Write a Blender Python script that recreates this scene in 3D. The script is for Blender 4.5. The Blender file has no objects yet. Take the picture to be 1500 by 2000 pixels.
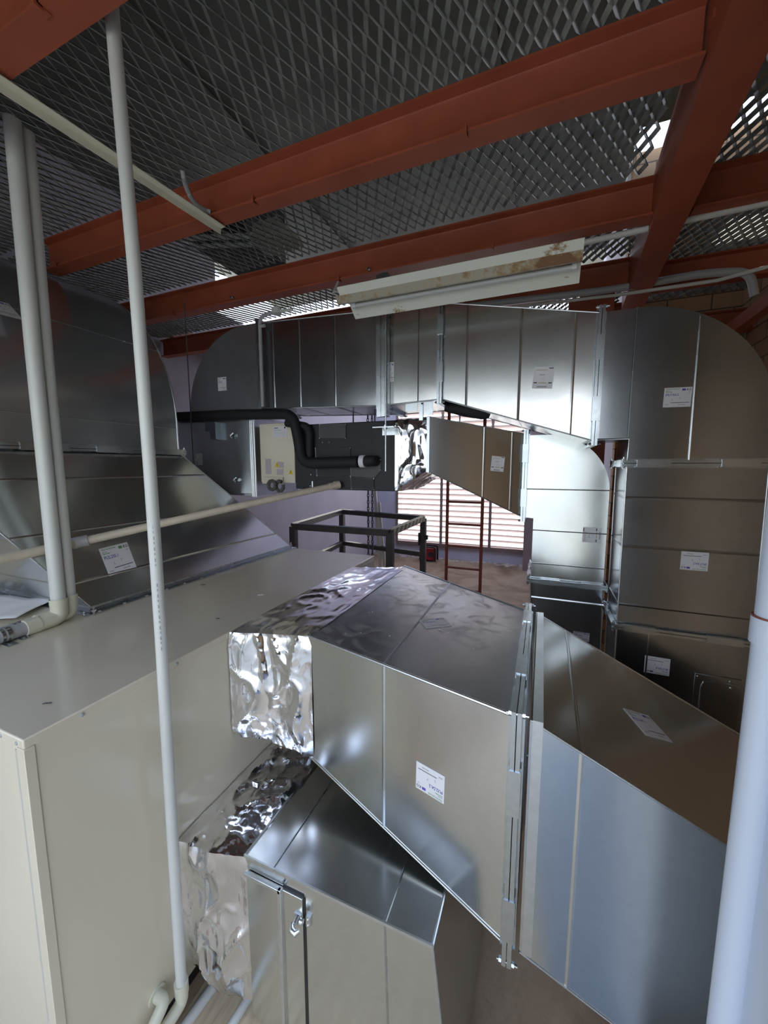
import bpy, math, random
from math import sin, cos, pi, radians, sqrt
from mathutils import Vector, Matrix, noise

sc = bpy.context.scene
col = sc.collection
H = 2.30                      # eye height above the floor; all coordinates below are eye-relative

# ------------------------------------------------------------------ camera
F_PX, YAW, PITCH = 752.0, radians(22.4), radians(6.7)
FW = Vector((-sin(YAW)*cos(PITCH), cos(YAW)*cos(PITCH), -sin(PITCH)))
RT = Vector((cos(YAW), sin(YAW), 0.0))
UP = RT.cross(FW)
cam = bpy.data.cameras.new('camera')
cam.sensor_fit = 'VERTICAL'; cam.sensor_height = 36.0; cam.lens = F_PX/2000*36
cam.clip_start = 0.02; cam.clip_end = 400
co = bpy.data.objects.new('camera', cam); col.objects.link(co)
co.matrix_world = Matrix(((RT.x, UP.x, -FW.x, 0), (RT.y, UP.y, -FW.y, 0), (RT.z, UP.z, -FW.z, H), (0, 0, 0, 1)))
sc.camera = co
sc.view_settings.view_transform = 'Standard'
sc.view_settings.look = 'None'
sc.view_settings.gamma = 1
sc.view_settings.exposure = 0.32

# ------------------------------------------------------------------ world and sun
SKY = 3.0
w = bpy.data.worlds.new('sky'); sc.world = w; w.use_nodes = True
nt = w.node_tree; nt.nodes.clear()
wo = nt.nodes.new('ShaderNodeOutputWorld'); bg = nt.nodes.new('ShaderNodeBackground')
tc = nt.nodes.new('ShaderNodeTexCoord'); sx = nt.nodes.new('ShaderNodeSeparateXYZ'); cr = nt.nodes.new('ShaderNodeValToRGB')
cr.color_ramp.elements[0].position = 0.0; cr.color_ramp.elements[0].color = (0.95, 0.97, 0.98, 1)
cr.color_ramp.elements[1].position = 0.7; cr.color_ramp.elements[1].color = (0.50, 0.64, 0.95, 1)
nt.links.new(tc.outputs['Generated'], sx.inputs[0]); nt.links.new(sx.outputs['Z'], cr.inputs[0])
nt.links.new(cr.outputs[0], bg.inputs[0]); nt.links.new(bg.outputs[0], wo.inputs[0])
bg.inputs[1].default_value = SKY
sun = bpy.data.lights.new('sun', 'SUN'); sun.energy = 6.0; sun.angle = radians(1.0); sun.color = (1.0, 0.95, 0.86)
so = bpy.data.objects.new('sun', sun); col.objects.link(so)
so.rotation_euler = Vector((0.35, -1.0, -1.35)).to_track_quat('-Z', 'Y').to_euler()
# daylight entering through the big front opening (portal guides sky sampling only)
for (px_, py_, pz_, rx_, sx_, sy_) in ((-0.9, -1.0, -0.65, radians(90), 3.7, 3.3), (-1.9, 9.3, 0.3, radians(-90), 3.3, 4.6)):
    pl = bpy.data.lights.new('sky_portal', 'AREA'); pl.shape = 'RECTANGLE'; pl.size = sx_; pl.size_y = sy_
    pl.cycles.is_portal = True
    po = bpy.data.objects.new('sky_portal', pl); col.objects.link(po)
    po.location = (px_, py_, pz_+H); po.rotation_euler = (rx_, 0, 0)

# ------------------------------------------------------------------ materials
def mat(name, base=(0.5, 0.5, 0.5), rough=0.5, metal=0.0, coat=0.0, spec=0.5):
    m = bpy.data.materials.new(name); m.use_nodes = True
    b = m.node_tree.nodes['Principled BSDF']
    b.inputs['Base Color'].default_value = (*base, 1); b.inputs['Roughness'].default_value = rough
    b.inputs['Metallic'].default_value = metal; b.inputs['Coat Weight'].default_value = coat
    b.inputs['Specular IOR Level'].default_value = spec
    m['n'] = 0
    return m
def N(m, t, **kw):
    n = m.node_tree.nodes.new(t)
    for k, v in kw.items():
        if k in ('Scale', 'Detail', 'Roughness', 'Distortion', 'W', 'Randomness', 'Strength', 'Distance', 'Factor'):
            n.inputs[k].default_value = v
        else: setattr(n, k, v)
    return n
def L(m, a, b): m.node_tree.links.new(a, b)
def objc(m, scale=(1, 1, 1), rot=(0, 0, 0)):
    t = N(m, 'ShaderNodeTexCoord'); mp = N(m, 'ShaderNodeMapping')
    mp.inputs['Scale'].default_value = scale; mp.inputs['Rotation'].default_value = rot
    L(m, t.outputs['Object'], mp.inputs[0]); return mp.outputs[0]
def ramp(m, src, stops):
    r = N(m, 'ShaderNodeValToRGB'); e = r.color_ramp.elements
    while len(e) < len(stops): e.new(0.5)
    for k, (p, c) in enumerate(stops):
        e[k].position = p; e[k].color = (*c, 1) if len(c) == 3 else c
    L(m, src, r.inputs[0]); return r.outputs[0]
def bsdf(m): return m.node_tree.nodes['Principled BSDF']
def add_bump(m, specs, coord):
    prev = None
    for (kind, scale, dist, stretch) in specs:
        mp = N(m, 'ShaderNodeMapping'); mp.inputs['Scale'].default_value = stretch; L(m, coord, mp.inputs[0])
        if kind == 'v': t = N(m, 'ShaderNodeTexVoronoi', Scale=scale)
        elif kind == 'f': t = N(m, 'ShaderNodeTexVoronoi', Scale=scale, feature='DISTANCE_TO_EDGE')
        else: t = N(m, 'ShaderNodeTexNoise', Scale=scale, Detail=2.0 if kind == 'n' else 6.0)
        L(m, mp.outputs[0], t.inputs['Vector'])
        b = N(m, 'ShaderNodeBump', Distance=dist, Strength=1.0)
        L(m, t.outputs[0], b.inputs['Height'])
        if prev: L(m, prev.outputs[0], b.inputs['Normal'])
        prev = b
    L(m, prev.outputs[0], bsdf(m).inputs['Normal'])

def galv(name, lo=(0.67, 0.69, 0.68), hi=(0.75, 0.765, 0.745), r0=0.19, r1=0.25, warp=0.010):
    m = mat(name, metal=1.0); c = objc(m)
    v = N(m, 'ShaderNodeTexVoronoi', Scale=60.0, feature='SMOOTH_F1'); L(m, c, v.inputs['Vector'])
    n = N(m, 'ShaderNodeTexNoise', Scale=3.0, Detail=3.0); L(m, c, n.inputs['Vector'])
    mx = N(m, 'ShaderNodeMix', data_type='FLOAT', Factor=0.75)
    sp = N(m, 'ShaderNodeSeparateColor'); L(m, v.outputs['Color'], sp.inputs[0])
    L(m, sp.outputs[0], mx.inputs['A']); L(m, n.outputs['Fac'], mx.inputs['B'])
    L(m, ramp(m, mx.outputs[0], [(0.2, lo), (0.8, hi)]), bsdf(m).inputs['Base Color'])
    L(m, ramp(m, n.outputs['Fac'], [(0.25, (r1,)*3), (0.75, (r0,)*3)]), bsdf(m).inputs['Roughness'])
    add_bump(m, [('n', 1.3, warp, (1, 1, 1))], c)
    return m
GALV = galv('galvanised_sheet')
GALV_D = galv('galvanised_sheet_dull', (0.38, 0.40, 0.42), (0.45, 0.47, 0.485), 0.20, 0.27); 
GALV_L = galv('galvanised_sheet_lightened', (0.44, 0.46, 0.48), (0.51, 0.53, 0.545), 0.20, 0.27); bsdf(GALV_L).inputs['Metallic'].default_value = 0.84  # lighter, less metallic copy for left ducts that mirror a dark wall
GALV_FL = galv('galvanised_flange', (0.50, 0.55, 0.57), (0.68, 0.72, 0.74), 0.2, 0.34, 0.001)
GALV_SEAM = galv('galvanised_fold', (0.62, 0.66, 0.67), (0.8, 0.83, 0.84), 0.28, 0.4, 0.001)
# dusty, scuffed sheet for the horizontal top of the near duct
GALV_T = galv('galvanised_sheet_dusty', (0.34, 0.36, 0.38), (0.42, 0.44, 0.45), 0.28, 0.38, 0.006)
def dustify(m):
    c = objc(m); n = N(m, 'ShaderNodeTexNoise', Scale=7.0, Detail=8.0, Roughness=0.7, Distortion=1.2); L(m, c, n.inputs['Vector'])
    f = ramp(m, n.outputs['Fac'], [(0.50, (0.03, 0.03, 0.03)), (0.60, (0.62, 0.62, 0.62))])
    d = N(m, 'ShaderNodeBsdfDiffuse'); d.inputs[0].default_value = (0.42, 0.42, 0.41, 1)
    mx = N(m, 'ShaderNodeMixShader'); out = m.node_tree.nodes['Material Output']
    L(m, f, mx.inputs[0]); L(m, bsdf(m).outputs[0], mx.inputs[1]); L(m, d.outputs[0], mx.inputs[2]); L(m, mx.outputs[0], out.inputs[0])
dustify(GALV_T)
FOIL = mat('aluminium_foil', (0.86, 0.86, 0.88), 0.13, 1.0)
add_bump(FOIL, [('n', 3.5, 0.030, (1.8, 1.8, 0.6)), ('n', 9.0, 0.006, (1.5, 1.5, 0.6)), ('d', 24.0, 0.0011, (1, 1, 1))], objc(FOIL))
FOIL_S = mat('aluminium_foil_smooth', (0.80, 0.80, 0.82), 0.16, 1.0)
add_bump(FOIL_S, [('n', 4.0, 0.012, (1.5, 0.6, 1)), ('d', 14.0, 0.0012, (1.6, 0.5, 1))], objc(FOIL_S))
def paint(name, base, rough, var=0.06, scale=6.0, coat=0.0, bump=0.0):
    m = mat(name, base, rough, coat=coat); c = objc(m)
    n = N(m, 'ShaderNodeTexNoise', Scale=scale, Detail=6.0); L(m, c, n.inputs['Vector'])
    L(m, ramp(m, n.outputs['Fac'], [(0.3, tuple(x*(1-var) for x in base)), (0.7, tuple(min(1, x*(1+var)) for x in base))]), bsdf(m).inputs['Base Color'])
    if bump:
        b = N(m, 'ShaderNodeBump', Distance=bump, Strength=1.0); L(m, n.outputs['Fac'], b.inputs['Height']); L(m, b.outputs[0], bsdf(m).inputs['Normal'])
    return m
CREAM = paint('cream_enamel', (0.73, 0.67, 0.53), 0.22, 0.02, 3.0, coat=0.3, bump=0.0012)
CREAM_D = paint('cream_enamel_dull', (0.50, 0.48, 0.41), 0.45, 0.05)
RED = paint('red_oxide_paint', (0.34, 0.080, 0.038), 0.48, 0.12, 5.0)
MESHM = paint('weathered_mesh_steel', (0.27, 0.285, 0.26), 0.5, 0.35, 11.0); bsdf(MESHM).inputs['Metallic'].default_value = 0.1
ROOF = paint('dark_roof_sheet', (0.11, 0.115, 0.098), 0.6, 0.25, 3.0)
LAV = paint('lavender_wall_paint', (0.56, 0.53, 0.62), 0.7, 0.05, 2.5)
PVC = paint('white_pvc', (0.66, 0.67, 0.63), 0.38, 0.03)
PVC_B = paint('cream_pvc_fitting', (0.68, 0.66, 0.52), 0.35, 0.02)
PVC_G = paint('grey_pvc', (0.40, 0.40, 0.40), 0.4, 0.04)
BUFF = paint('aged_buff_pvc', (0.60, 0.53, 0.42), 0.45, 0.10, 14.0)
PALE = paint('pale_white_gloss', (0.60, 0.66, 0.76), 0.35, 0.02, 2.0)
BLK = paint('black_insulation', (0.012, 0.012, 0.014), 0.7, 0.2, 30.0)
BLKP = paint('black_unit_casing', (0.020, 0.021, 0.025), 0.55, 0.15, 20.0)
GREYP = paint('dark_grey_cover', (0.060, 0.062, 0.060), 0.4, 0.08)
DKSTEEL = paint('dark_grey_painted_steel', (0.060, 0.058, 0.062), 0.5, 0.15, 9.0)
RUSTR = paint('rust_red_ladder_paint', (0.26, 0.065, 0.04), 0.55, 0.15, 12.0)
WHITE = paint('white_paper', (0.78, 0.78, 0.80), 0.6, 0.02)
TUBEW = mat('tube_glass', (0.55, 0.56, 0.54), 0.15)
INKB = mat('ink_blue', (0.05, 0.06, 0.35), 0.6); INKK = mat('ink_black', (0.02, 0.02, 0.02), 0.6)
INKG = mat('ink_green', (0.12, 0.30, 0.08), 0.6); INKP = mat('ink_purple', (0.12, 0.07, 0.45), 0.6); INKY = mat('ink_yellow', (0.75, 0.55, 0.02), 0.6)
INKGR = mat('ink_grey', (0.35, 0.35, 0.36), 0.6); PINKP = mat('pink_sticker', (0.50, 0.43, 0.46), 0.6); INKO = mat('ink_ochre', (0.42, 0.34, 0.10), 0.6)
INKS = [INKK, INKB, INKG, INKP, INKGR, INKY, INKO]
REDPL = mat('red_plastic', (0.35, 0.01, 0.02), 0.4); BLKPL = mat('black_plastic', (0.02, 0.02, 0.02), 0.5)
TAPEY = mat('yellow_black_tape', (0.3, 0.3, 0.1), 0.5)
_c = objc(TAPEY, (1, 1, 1), (0.5, 0.3, 0.9)); _w = N(TAPEY, 'ShaderNodeTexWave', Scale=3.2); L(TAPEY, _c, _w.inputs['Vector'])
L(TAPEY, ramp(TAPEY, _w.outputs[0], [(0.35, (0.05, 0.045, 0.035)), (0.6, (0.42, 0.36, 0.20))]), bsdf(TAPEY).inputs['Base Color'])

def rusty(name, base, a=0.30):
    m = mat(name, base, 0.45); c = objc(m)
    n = N(m, 'ShaderNodeTexNoise', Scale=18.0, Detail=8.0, Roughness=0.7); L(m, c, n.inputs['Vector'])
    n2 = N(m, 'ShaderNodeTexNoise', Scale=3.0, Detail=2.0); L(m, c, n2.inputs['Vector'])
    mu = N(m, 'ShaderNodeMath', operation='MULTIPLY'); L(m, n.outputs['Fac'], mu.inputs[0]); L(m, n2.outputs['Fac'], mu.inputs[1])
    L(m, ramp(m, mu.outputs[0], [(a, base), (a+.06, (0.34, 0.22, 0.09)), (a+.12, (0.20, 0.09, 0.03))]), bsdf(m).inputs['Base Color'])
    return m
LIGHTW = rusty('rust_stained_white_enamel', (0.80, 0.80, 0.70), 0.34)
LIGHTR = rusty('rusty_lip_enamel', (0.42, 0.38, 0.28), 0.23)

FLOORM = mat('dusty_floor', rough=0.75)
_c = objc(FLOORM)
_n = N(FLOORM, 'ShaderNodeTexNoise', Scale=1.2, Detail=9.0, Roughness=0.65, Distortion=0.8); L(FLOORM, _c, _n.inputs['Vector'])
L(FLOORM, ramp(FLOORM, _n.outputs['Fac'], [(0.34, (0.20, 0.135, 0.085)), (0.50, (0.38, 0.275, 0.185)), (0.68, (0.48, 0.37, 0.26))]), bsdf(FLOORM).inputs['Base Color'])
add_bump(FLOORM, [('d', 30.0, 0.002, (1, 1, 1))], _c)
PLY = mat('plywood_sheet', rough=0.6)
_c = objc(PLY, (14, 1.6, 1)); _n = N(PLY, 'ShaderNodeTexNoise', Scale=3.0, Detail=6.0, Distortion=1.2); L(PLY, _c, _n.inputs['Vector'])
L(PLY, ramp(PLY, _n.outputs['Fac'], [(0.3, (0.46, 0.36, 0.23)), (0.7, (0.62, 0.51, 0.36))]), bsdf(PLY).inputs['Base Color'])
GROUND = paint('sunlit_outdoor_concrete', (0.42, 0.385, 0.31), 0.8, 0.15, 1.0)
def brickm(name, plane):
    m = mat(name, rough=0.8); t = N(m, 'ShaderNodeTexCoord'); s = N(m, 'ShaderNodeSeparateXYZ'); cmb = N(m, 'ShaderNodeCombineXYZ')
    L(m, t.outputs['Object'], s.inputs[0]); L(m, s.outputs['X' if plane == 'x' else 'Y'], cmb.inputs[0]); L(m, s.outputs['Z'], cmb.inputs[1])
    b = N(m, 'ShaderNodeTexBrick', Scale=1.0); L(m, cmb.outputs[0], b.inputs['Vector'])
    b.inputs['Color1'].default_value = (0.50, 0.32, 0.17, 1); b.inputs['Color2'].default_value = (0.40, 0.25, 0.13, 1)
    b.inputs['Mortar'].default_value = (0.13, 0.095, 0.06, 1); b.inputs['Mortar Size'].default_value = 0.006
    b.inputs['Brick Width'].default_value = 0.32; b.inputs['Row Height'].default_value = 0.13
    L(m, b.outputs[0], bsdf(m).inputs['Base Color']); return m
BRX = brickm('tan_brickwork_x', 'x'); BRY = brickm('tan_brickwork_y', 'y')
SLAT = mat('pale_louvre_blade', (0.75, 0.66, 0.64), 0.6)
_s = bsdf(SLAT); _tr = N(SLAT, 'ShaderNodeBsdfTranslucent'); _tr.inputs[0].default_value = (0.92, 0.82, 0.79, 1)
_mx = N(SLAT, 'ShaderNodeMixShader'); _mx.inputs[0].default_value = 0.3
L(SLAT, _s.outputs[0], _mx.inputs[1]); L(SLAT, _tr.outputs[0], _mx.inputs[2]); L(SLAT, _mx.outputs[0], SLAT.node_tree.nodes['Material Output'].inputs[0])
FRAMEW = paint('brown_window_frame', (0.22, 0.16, 0.14), 0.6)

# ------------------------------------------------------------------ builders
LOC = {}
def V(*a): return Vector(a)
def pix(x, y): return FW + RT*((x-750)/F_PX) + UP*((1000-y)/F_PX)      # view direction of a photo point
def hit(px, p0, n):
    d = pix(*px); n = Vector(n); return d*(Vector(p0).dot(n)/d.dot(n))
def hx(px, v): d = pix(*px); return d*(v/d.x)
def hy(px, v): d = pix(*px); return d*(v/d.y)
def hz(px, v): d = pix(*px); return d*(v/d.z)

class MB:
    def __init__(s): s.v = []; s.f = []; s.m = []; s.cur = 0; s.q = []; s.pc = 0
    def piece(s): s.pc += 1; return s
    def face(s, idx): s.f.append(tuple(idx)); s.m.append(s.cur); s.q.append(s.pc)
    def pts(s, P): b = len(s.v); s.v += [Vector(p) for p in P]; return b
    def hexa(s, P):                                     # 0-3 bottom loop, 4-7 top loop
        b = s.pts(P)
        for q in ((3, 2, 1, 0), (4, 5, 6, 7), (0, 1, 5, 4), (1, 2, 6, 5), (2, 3, 7, 6), (3, 0, 4, 7)): s.face([b+i for i in q])
        return s
    def box(s, x0, x1, y0, y1, z0, z1):
        return s.hexa([(x0, y0, z0), (x1, y0, z0), (x1, y1, z0), (x0, y1, z0), (x0, y0, z1), (x1, y0, z1), (x1, y1, z1), (x0, y1, z1)])
    def obox(s, c, u, v, w, a, b, d):                   # oriented box, half sizes a b d
        c, u, v, w = Vector(c), Vector(u).normalized()*a, Vector(v).normalized()*b, Vector(w).normalized()*d
        return s.hexa([c-u-v-w, c+u-v-w, c+u+v-w, c-u+v-w, c-u-v+w, c+u-v+w, c+u+v+w, c-u+v+w])
    def bar(s, a, b, wd, ht, up=(0, 0, 1)):
        a, b = Vector(a), Vector(b); u = (b-a).normalized(); r = u.cross(Vector(up))
        if r.length < 1e-4: r = u.cross(Vector((0, 1, 0)))
        r.normalize(); t = r.cross(u)
        return s.obox((a+b)/2, u, r, t, (b-a).length/2, wd/2, ht/2)
    def tube(s, path, r, n=16, cap=True, ribs=0):
        P = [Vector(p) for p in path]; R = r if isinstance(r, (list, tuple)) else [r]*len(P)
        prev = None; rings = []
        for i, p in enumerate(P):
            d = (P[min(i+1, len(P)-1)]-P[max(i-1, 0)]).normalized()
            if prev is None:
                a = d.cross(Vector((0, 0, 1)));
                if a.length < 1e-3: a = d.cross(Vector((0, 1, 0)))
                a.normalize()
            else: a = (prev-d*prev.dot(d)).normalized()
            prev = a; b = d.cross(a)
            rings.append(s.pts([p+(a*cos(2*pi*k/n)+b*sin(2*pi*k/n))*R[i] for k in range(n)]))
        for i in range(len(P)-1):
            for k in range(n):
                s.face((rings[i]+k, rings[i]+(k+1) % n, rings[i+1]+(k+1) % n, rings[i+1]+k))
        if cap: s.face([rings[0]+k for k in range(n)][::-1]); s.face([rings[-1]+k for k in range(n)])
        return s
    def disc(s, c, nrm, r, t, n=14):
        c, d = Vector(c), Vector(nrm).normalized(); return s.tube([c, c+d*t], r, n)
    def dome(s, c, nrm, r):
        c, d = Vector(c), Vector(nrm).normalized(); return s.tube([c, c+d*r*.35, c+d*r*.6, c+d*r*.7], [r, r*.85, r*.5, r*.1], 10)
    def build_each(s, name, m, parent, **k):            # one object per piece
        out = []
        for pc in sorted(set(s.q)):
            t = MB(); mp = {}
            for f, mi, q in zip(s.f, s.m, s.q):
                if q != pc: continue
                for i in f:
                    if i not in mp: mp[i] = len(t.v); t.v.append(s.v[i])
                t.f.append(tuple(mp[i] for i in f)); t.m.append(mi)
            out.append(t.build(name, m, parent, **k))
        return out
    def build(s, name, m, parent=None, smooth=True, bevel=0.0, kind=None, label=None):
        me = bpy.data.meshes.new(name)
        off = LOC[parent.name] if parent is not None else Vector((0, 0, 0))
        if parent is None:
            lo = Vector([min(p[i] for p in s.v) for i in range(3)]); hi = Vector([max(p[i] for p in s.v) for i in range(3)])
            org = Vector(((lo.x+hi.x)/2, (lo.y+hi.y)/2, lo.z)); off = org
        me.from_pydata([tuple(p-off) for p in s.v], [], s.f)
        ms = m if isinstance(m, (list, tuple)) else [m]
        for q in ms: me.materials.append(q)
        me.polygons.foreach_set('material_index', s.m)
        if smooth:
            me.polygons.foreach_set('use_smooth', [True]*len(s.f)); me.set_sharp_from_angle(angle=radians(38))
        me.validate(); me.update()
        o = bpy.data.objects.new(name, me); col.objects.link(o)
        if parent is not None:
            o.parent = parent; LOC[o.name] = off
        else:
            o.location = off+Vector((0, 0, H)); LOC[o.name] = off
        if bevel:
            b = o.modifiers.new('bevel', 'BEVEL'); b.width = bevel; b.segments = 2; b.limit_method = 'ANGLE'; b.angle_limit = radians(40)
        if kind: o['kind'] = kind
        if label: o['label'] = label
        return o
def thing(name, label, cat, loc, group=None):
    o = bpy.data.objects.new(name, None); col.objects.link(o); o.empty_display_size = 0.05
    o.location = Vector(loc)+Vector((0, 0, H)); LOC[o.name] = Vector(loc)
    o['label'] = label; o['category'] = cat
    if group: o['group'] = group
    return o
def tag(o, label, cat, group=None):
    o['label'] = label; o['category'] = cat
    if group: o['group'] = group
    return o
def struct(name, mb, m, **k): return mb.build(name, m, None, kind='structure', **k)

_tx = {}
def text_geo(body):
    if body not in _tx:
        c = bpy.data.curves.new('t', 'FONT'); c.body = body; c.size = 1.0; c.resolution_u = 2; c.offset = 0.018
        o = bpy.data.objects.new('t', c); col.objects.link(o)
        dg = bpy.context.evaluated_depsgraph_get(); me = o.evaluated_get(dg).to_mesh()
        _tx[body] = ([v.co.copy() for v in me.vertices], [tuple(p.vertices) for p in me.polygons])
        bpy.data.objects.remove(o)
    return _tx[body]
def put_text(mb, body, o, u, v, size, ink, wd=None):
    vs, fs = text_geo(body); W = max(p.x for p in vs); k = size if wd is None else wd/W
    b = mb.pts([Vector(o)+u*(p.x*k)+v*(p.y*size) for p in vs]); mb.cur = ink
    for f in fs: mb.face([b+i for i in f])
def label_sticker(parent, px, p0, n, up, code, wd=0.115, ht=0.10, style='kg', rot=0, logo=3, lab=None):
    n = Vector(n).normalized(); c = hit(px, p0, n)
    if n.dot(c) > 0: n = -n
    v = (Vector(up)-n*Vector(up).dot(n)).normalized(); u = v.cross(n)
    M = Matrix.Rotation(rot, 3, n); u, v = M @ u, M @ v
    mb = MB(); mb.obox(c+n*0.0012, u, v, n, wd/2, ht/2, 0.0005)
    st = mb.build('label_sticker', WHITE, parent, smooth=False, label=lab or 'white printed label sticker')
    q = c+n*0.0019-u*wd/2-v*ht/2
    P = lambda a, b: q+u*(a*wd)+v*(b*ht)
    pr = MB()
    def rect(a, b, c_, d, ink):
        pr.cur = ink; bb = pr.pts([P(a, b), P(c_, b), P(c_, d), P(a, d)]); pr.face((bb, bb+1, bb+2, bb+3))
    def dashes(a, b, c_, h, ink):                      # print too small to read in the photo
        k = a; i = 0
        while k < c_: g_ = 0.018+0.012*(i % 3); rect(k, b, min(k+g_, c_), b+h*(1 if i % 2 else 0.75), ink); k += g_+0.008; i += 1
    if style == 'kg':
        put_text(pr, 'TELETRA BALLINA', P(0.05, 0.90), u, v, ht*0.085, 2, wd*0.5)
        dashes(0.05, 0.82, 0.22, 0.035, 4)
        dashes(0.05, 0.76, 0.31, 0.035, 2)
        put_text(pr, code, P(0.05, 0.58), u, v, ht*0.16, 1, wd*0.48)
        rect(0.64, 0.83, 0.77, 0.93, logo); put_text(pr, 'KG', P(0.80, 0.83), u, v, ht*0.14, 0, wd*0.17)
        put_text(pr, 'CE', P(0.86, 0.72), u, v, ht*0.08, 4, wd*0.08)
        put_text(pr, 'L', P(0.30, 0.34), u, v, ht*0.12, 4); put_text(pr, 'T', P(0.55, 0.40), u, v, ht*0.12, 4)
        rect(0.27, 0.21, 0.93, 0.235, 0); dashes(0.55, 0.10, 0.80, 0.04, 4)
        dashes(0.07, 0.12, 0.20, 0.04, 4)
    elif style == 'bar':
        put_text(pr, 'TELETRA BALLINA', P(0.08, 0.84), u, v, ht*0.07, 6, wd*0.6); rect(0.72, 0.93, 0.95, 0.97, 0)
        dashes(0.30, 0.62, 0.56, 0.05, 4); put_text(pr, 'T L', P(0.4, 0.40), u, v, ht*0.1, 4)
        rect(0.05, 0.24, 0.22, 0.29, 0); rect(0.78, 0.24, 0.95, 0.29, 0); dashes(0.30, 0.24, 0.70, 0.05, 6)
        for k in range(16): rect(0.25+k*0.03, 0.05, 0.25+k*0.03+0.012+0.008*(k % 3 == 0), 0.12, 0)
    else:
        dashes(0.06, 0.78, 0.36, 0.10, 0); dashes(0.06, 0.60, 0.60, 0.06, 4)
        for k in range(4): rect(0.06, 0.12+k*0.11, 0.92, 0.135+k*0.11, 4)
        rect(0.82, 0.76, 0.92, 0.92, 0)
    pr.build('print', INKS, st, smooth=False)
    return st

def lerp(a, b, t): return Vector(a)*(1-t)+Vector(b)*t
def ring_at(A, B, t): return [lerp(A[i], B[i], t) for i in range(4)]
def ctr(R): return sum((Vector(p) for p in R), Vector((0, 0, 0)))/len(R)
def grow(R, d):                                        # offset a rectangular ring outward in its own plane
    n = len(R); out = []
    for i in range(n):
        a = (Vector(R[i])-Vector(R[i-1])).normalized(); b = (Vector(R[i])-Vector(R[(i+1) % n])).normalized()
        out.append(Vector(R[i])+(a+b)*d)
    return out
def casing(A, B, sub=1):                               # closed four sided sheet metal body
    mb = MB()
    rs = [mb.pts(ring_at(A, B, k/sub)) for k in range(sub+1)]
    for k in range(sub):
        for i in range(4): mb.face((rs[k]+i, rs[k]+(i+1) % 4, rs[k+1]+(i+1) % 4, rs[k+1]+i))
    mb.face([rs[0]+i for i in (3, 2, 1, 0)]); mb.face([rs[-1]+i for i in range(4)])
    return mb
def flip_fix(mb, c):
    for k, f in enumerate(mb.f):
        P = [mb.v[i] for i in f]; n = (P[1]-P[0]).cross(P[2]-P[0])
        if n.dot(ctr(P)-c) < 0: mb.f[k] = f[::-1]
    return mb
def bead(mb, A, B, t, wd=0.012, h=0.004):              # raised stiffening bead all the way round
    mb.piece(); Ln = (ctr(B)-ctr(A)).length; d = wd/2/Ln
    r0, r1, r2 = ring_at(A, B, t-d), grow(ring_at(A, B, t), h), ring_at(A, B, t+d)
    for i in range(4):
        j = (i+1) % 4; b = mb.pts([r0[i], r0[j], r1[j], r1[i], r2[j], r2[i]])
        mb.face((b, b+1, b+2, b+3)); mb.face((b+3, b+2, b+4, b+5))
def frame(mb, R, n, th, h):                            # flat frame standing out from ring R
    n = Vector(n).normalized(); O = grow(R, h)
    for i in range(4):
        j = (i+1) % 4
        mb.hexa([R[i]-n*th/2, R[j]-n*th/2, O[j]-n*th/2, O[i]-n*th/2, R[i]+n*th/2, R[j]+n*th/2, O[j]+n*th/2, O[i]+n*th/2])
def flange(parent, R, n, h=0.032, clips=True, seed=0, sides=(0, 1, 2, 3), cl=0.11):
    """pair of bolted sheet flanges with rolled lips, corner bolts and push-on clips"""
    n = Vector(n).normalized(); mb = MB(); R = [Vector(p) for p in R]
    for s in (-1, 1):
        Q = [p+n*s*0.003 for p in R]; frame(mb, Q, n, 0.003, h); frame(mb, grow([p+n*s*0.0085 for p in R], h-0.009), n, 0.0125, 0.010)
        frame(mb, [p+n*s*0.014 for p in R], n, 0.020, 0.0022)
    f = mb.build('flange', GALV_FL, parent, label='bolted sheet metal flange')
    O = grow(R, h*0.55); bm = MB(); Oc = grow(R, h*0.75)
    for i in range(4):
        bm.piece().tube([Oc[i]-n*0.03, Oc[i]+n*0.034], 0.0045, 8); bm.tube([Oc[i]-n*0.024, Oc[i]-n*0.016], 0.009, 6); bm.tube([Oc[i]+n*0.016, Oc[i]+n*0.024], 0.009, 6)
    bm.build_each('corner_bolt', GALV_FL, f)
    if clips:
        rnd = random.Random(seed); cm = MB(); Og = grow(R, h+0.002)
        for i in sides:
            j = (i+1) % 4; a, b = Og[i], Og[j]; Ln = (b-a).length; k = max(2, int(Ln/0.34)); u = (b-a).normalized(); o = u.cross(n)
            if o.dot((a+b)/2-ctr(R)) < 0: o = -o
            for q in range(k):
                c = a+(b-a)*((q+0.5+rnd.uniform(-.12, .12))/k)
                cm.piece().obox(c-o*0.0, u, o, n, cl/2, 0.003, 0.018)
                for s in (-1, 1): cm.obox(c-o*0.009+n*s*0.0175, u, o, n, cl/2, 0.009, 0.0012)
        cm.build_each('flange_clip', GALV_FL, parent)
    return f
def lips(parent, A, B, r=0.004, name='seam'):          # folded lock seams along the long corners
    mb = MB()
    for i in range(4): mb.piece().tube([A[i], B[i]], r, 8)
    return mb.build_each(name, GALV_SEAM, parent)
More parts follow.
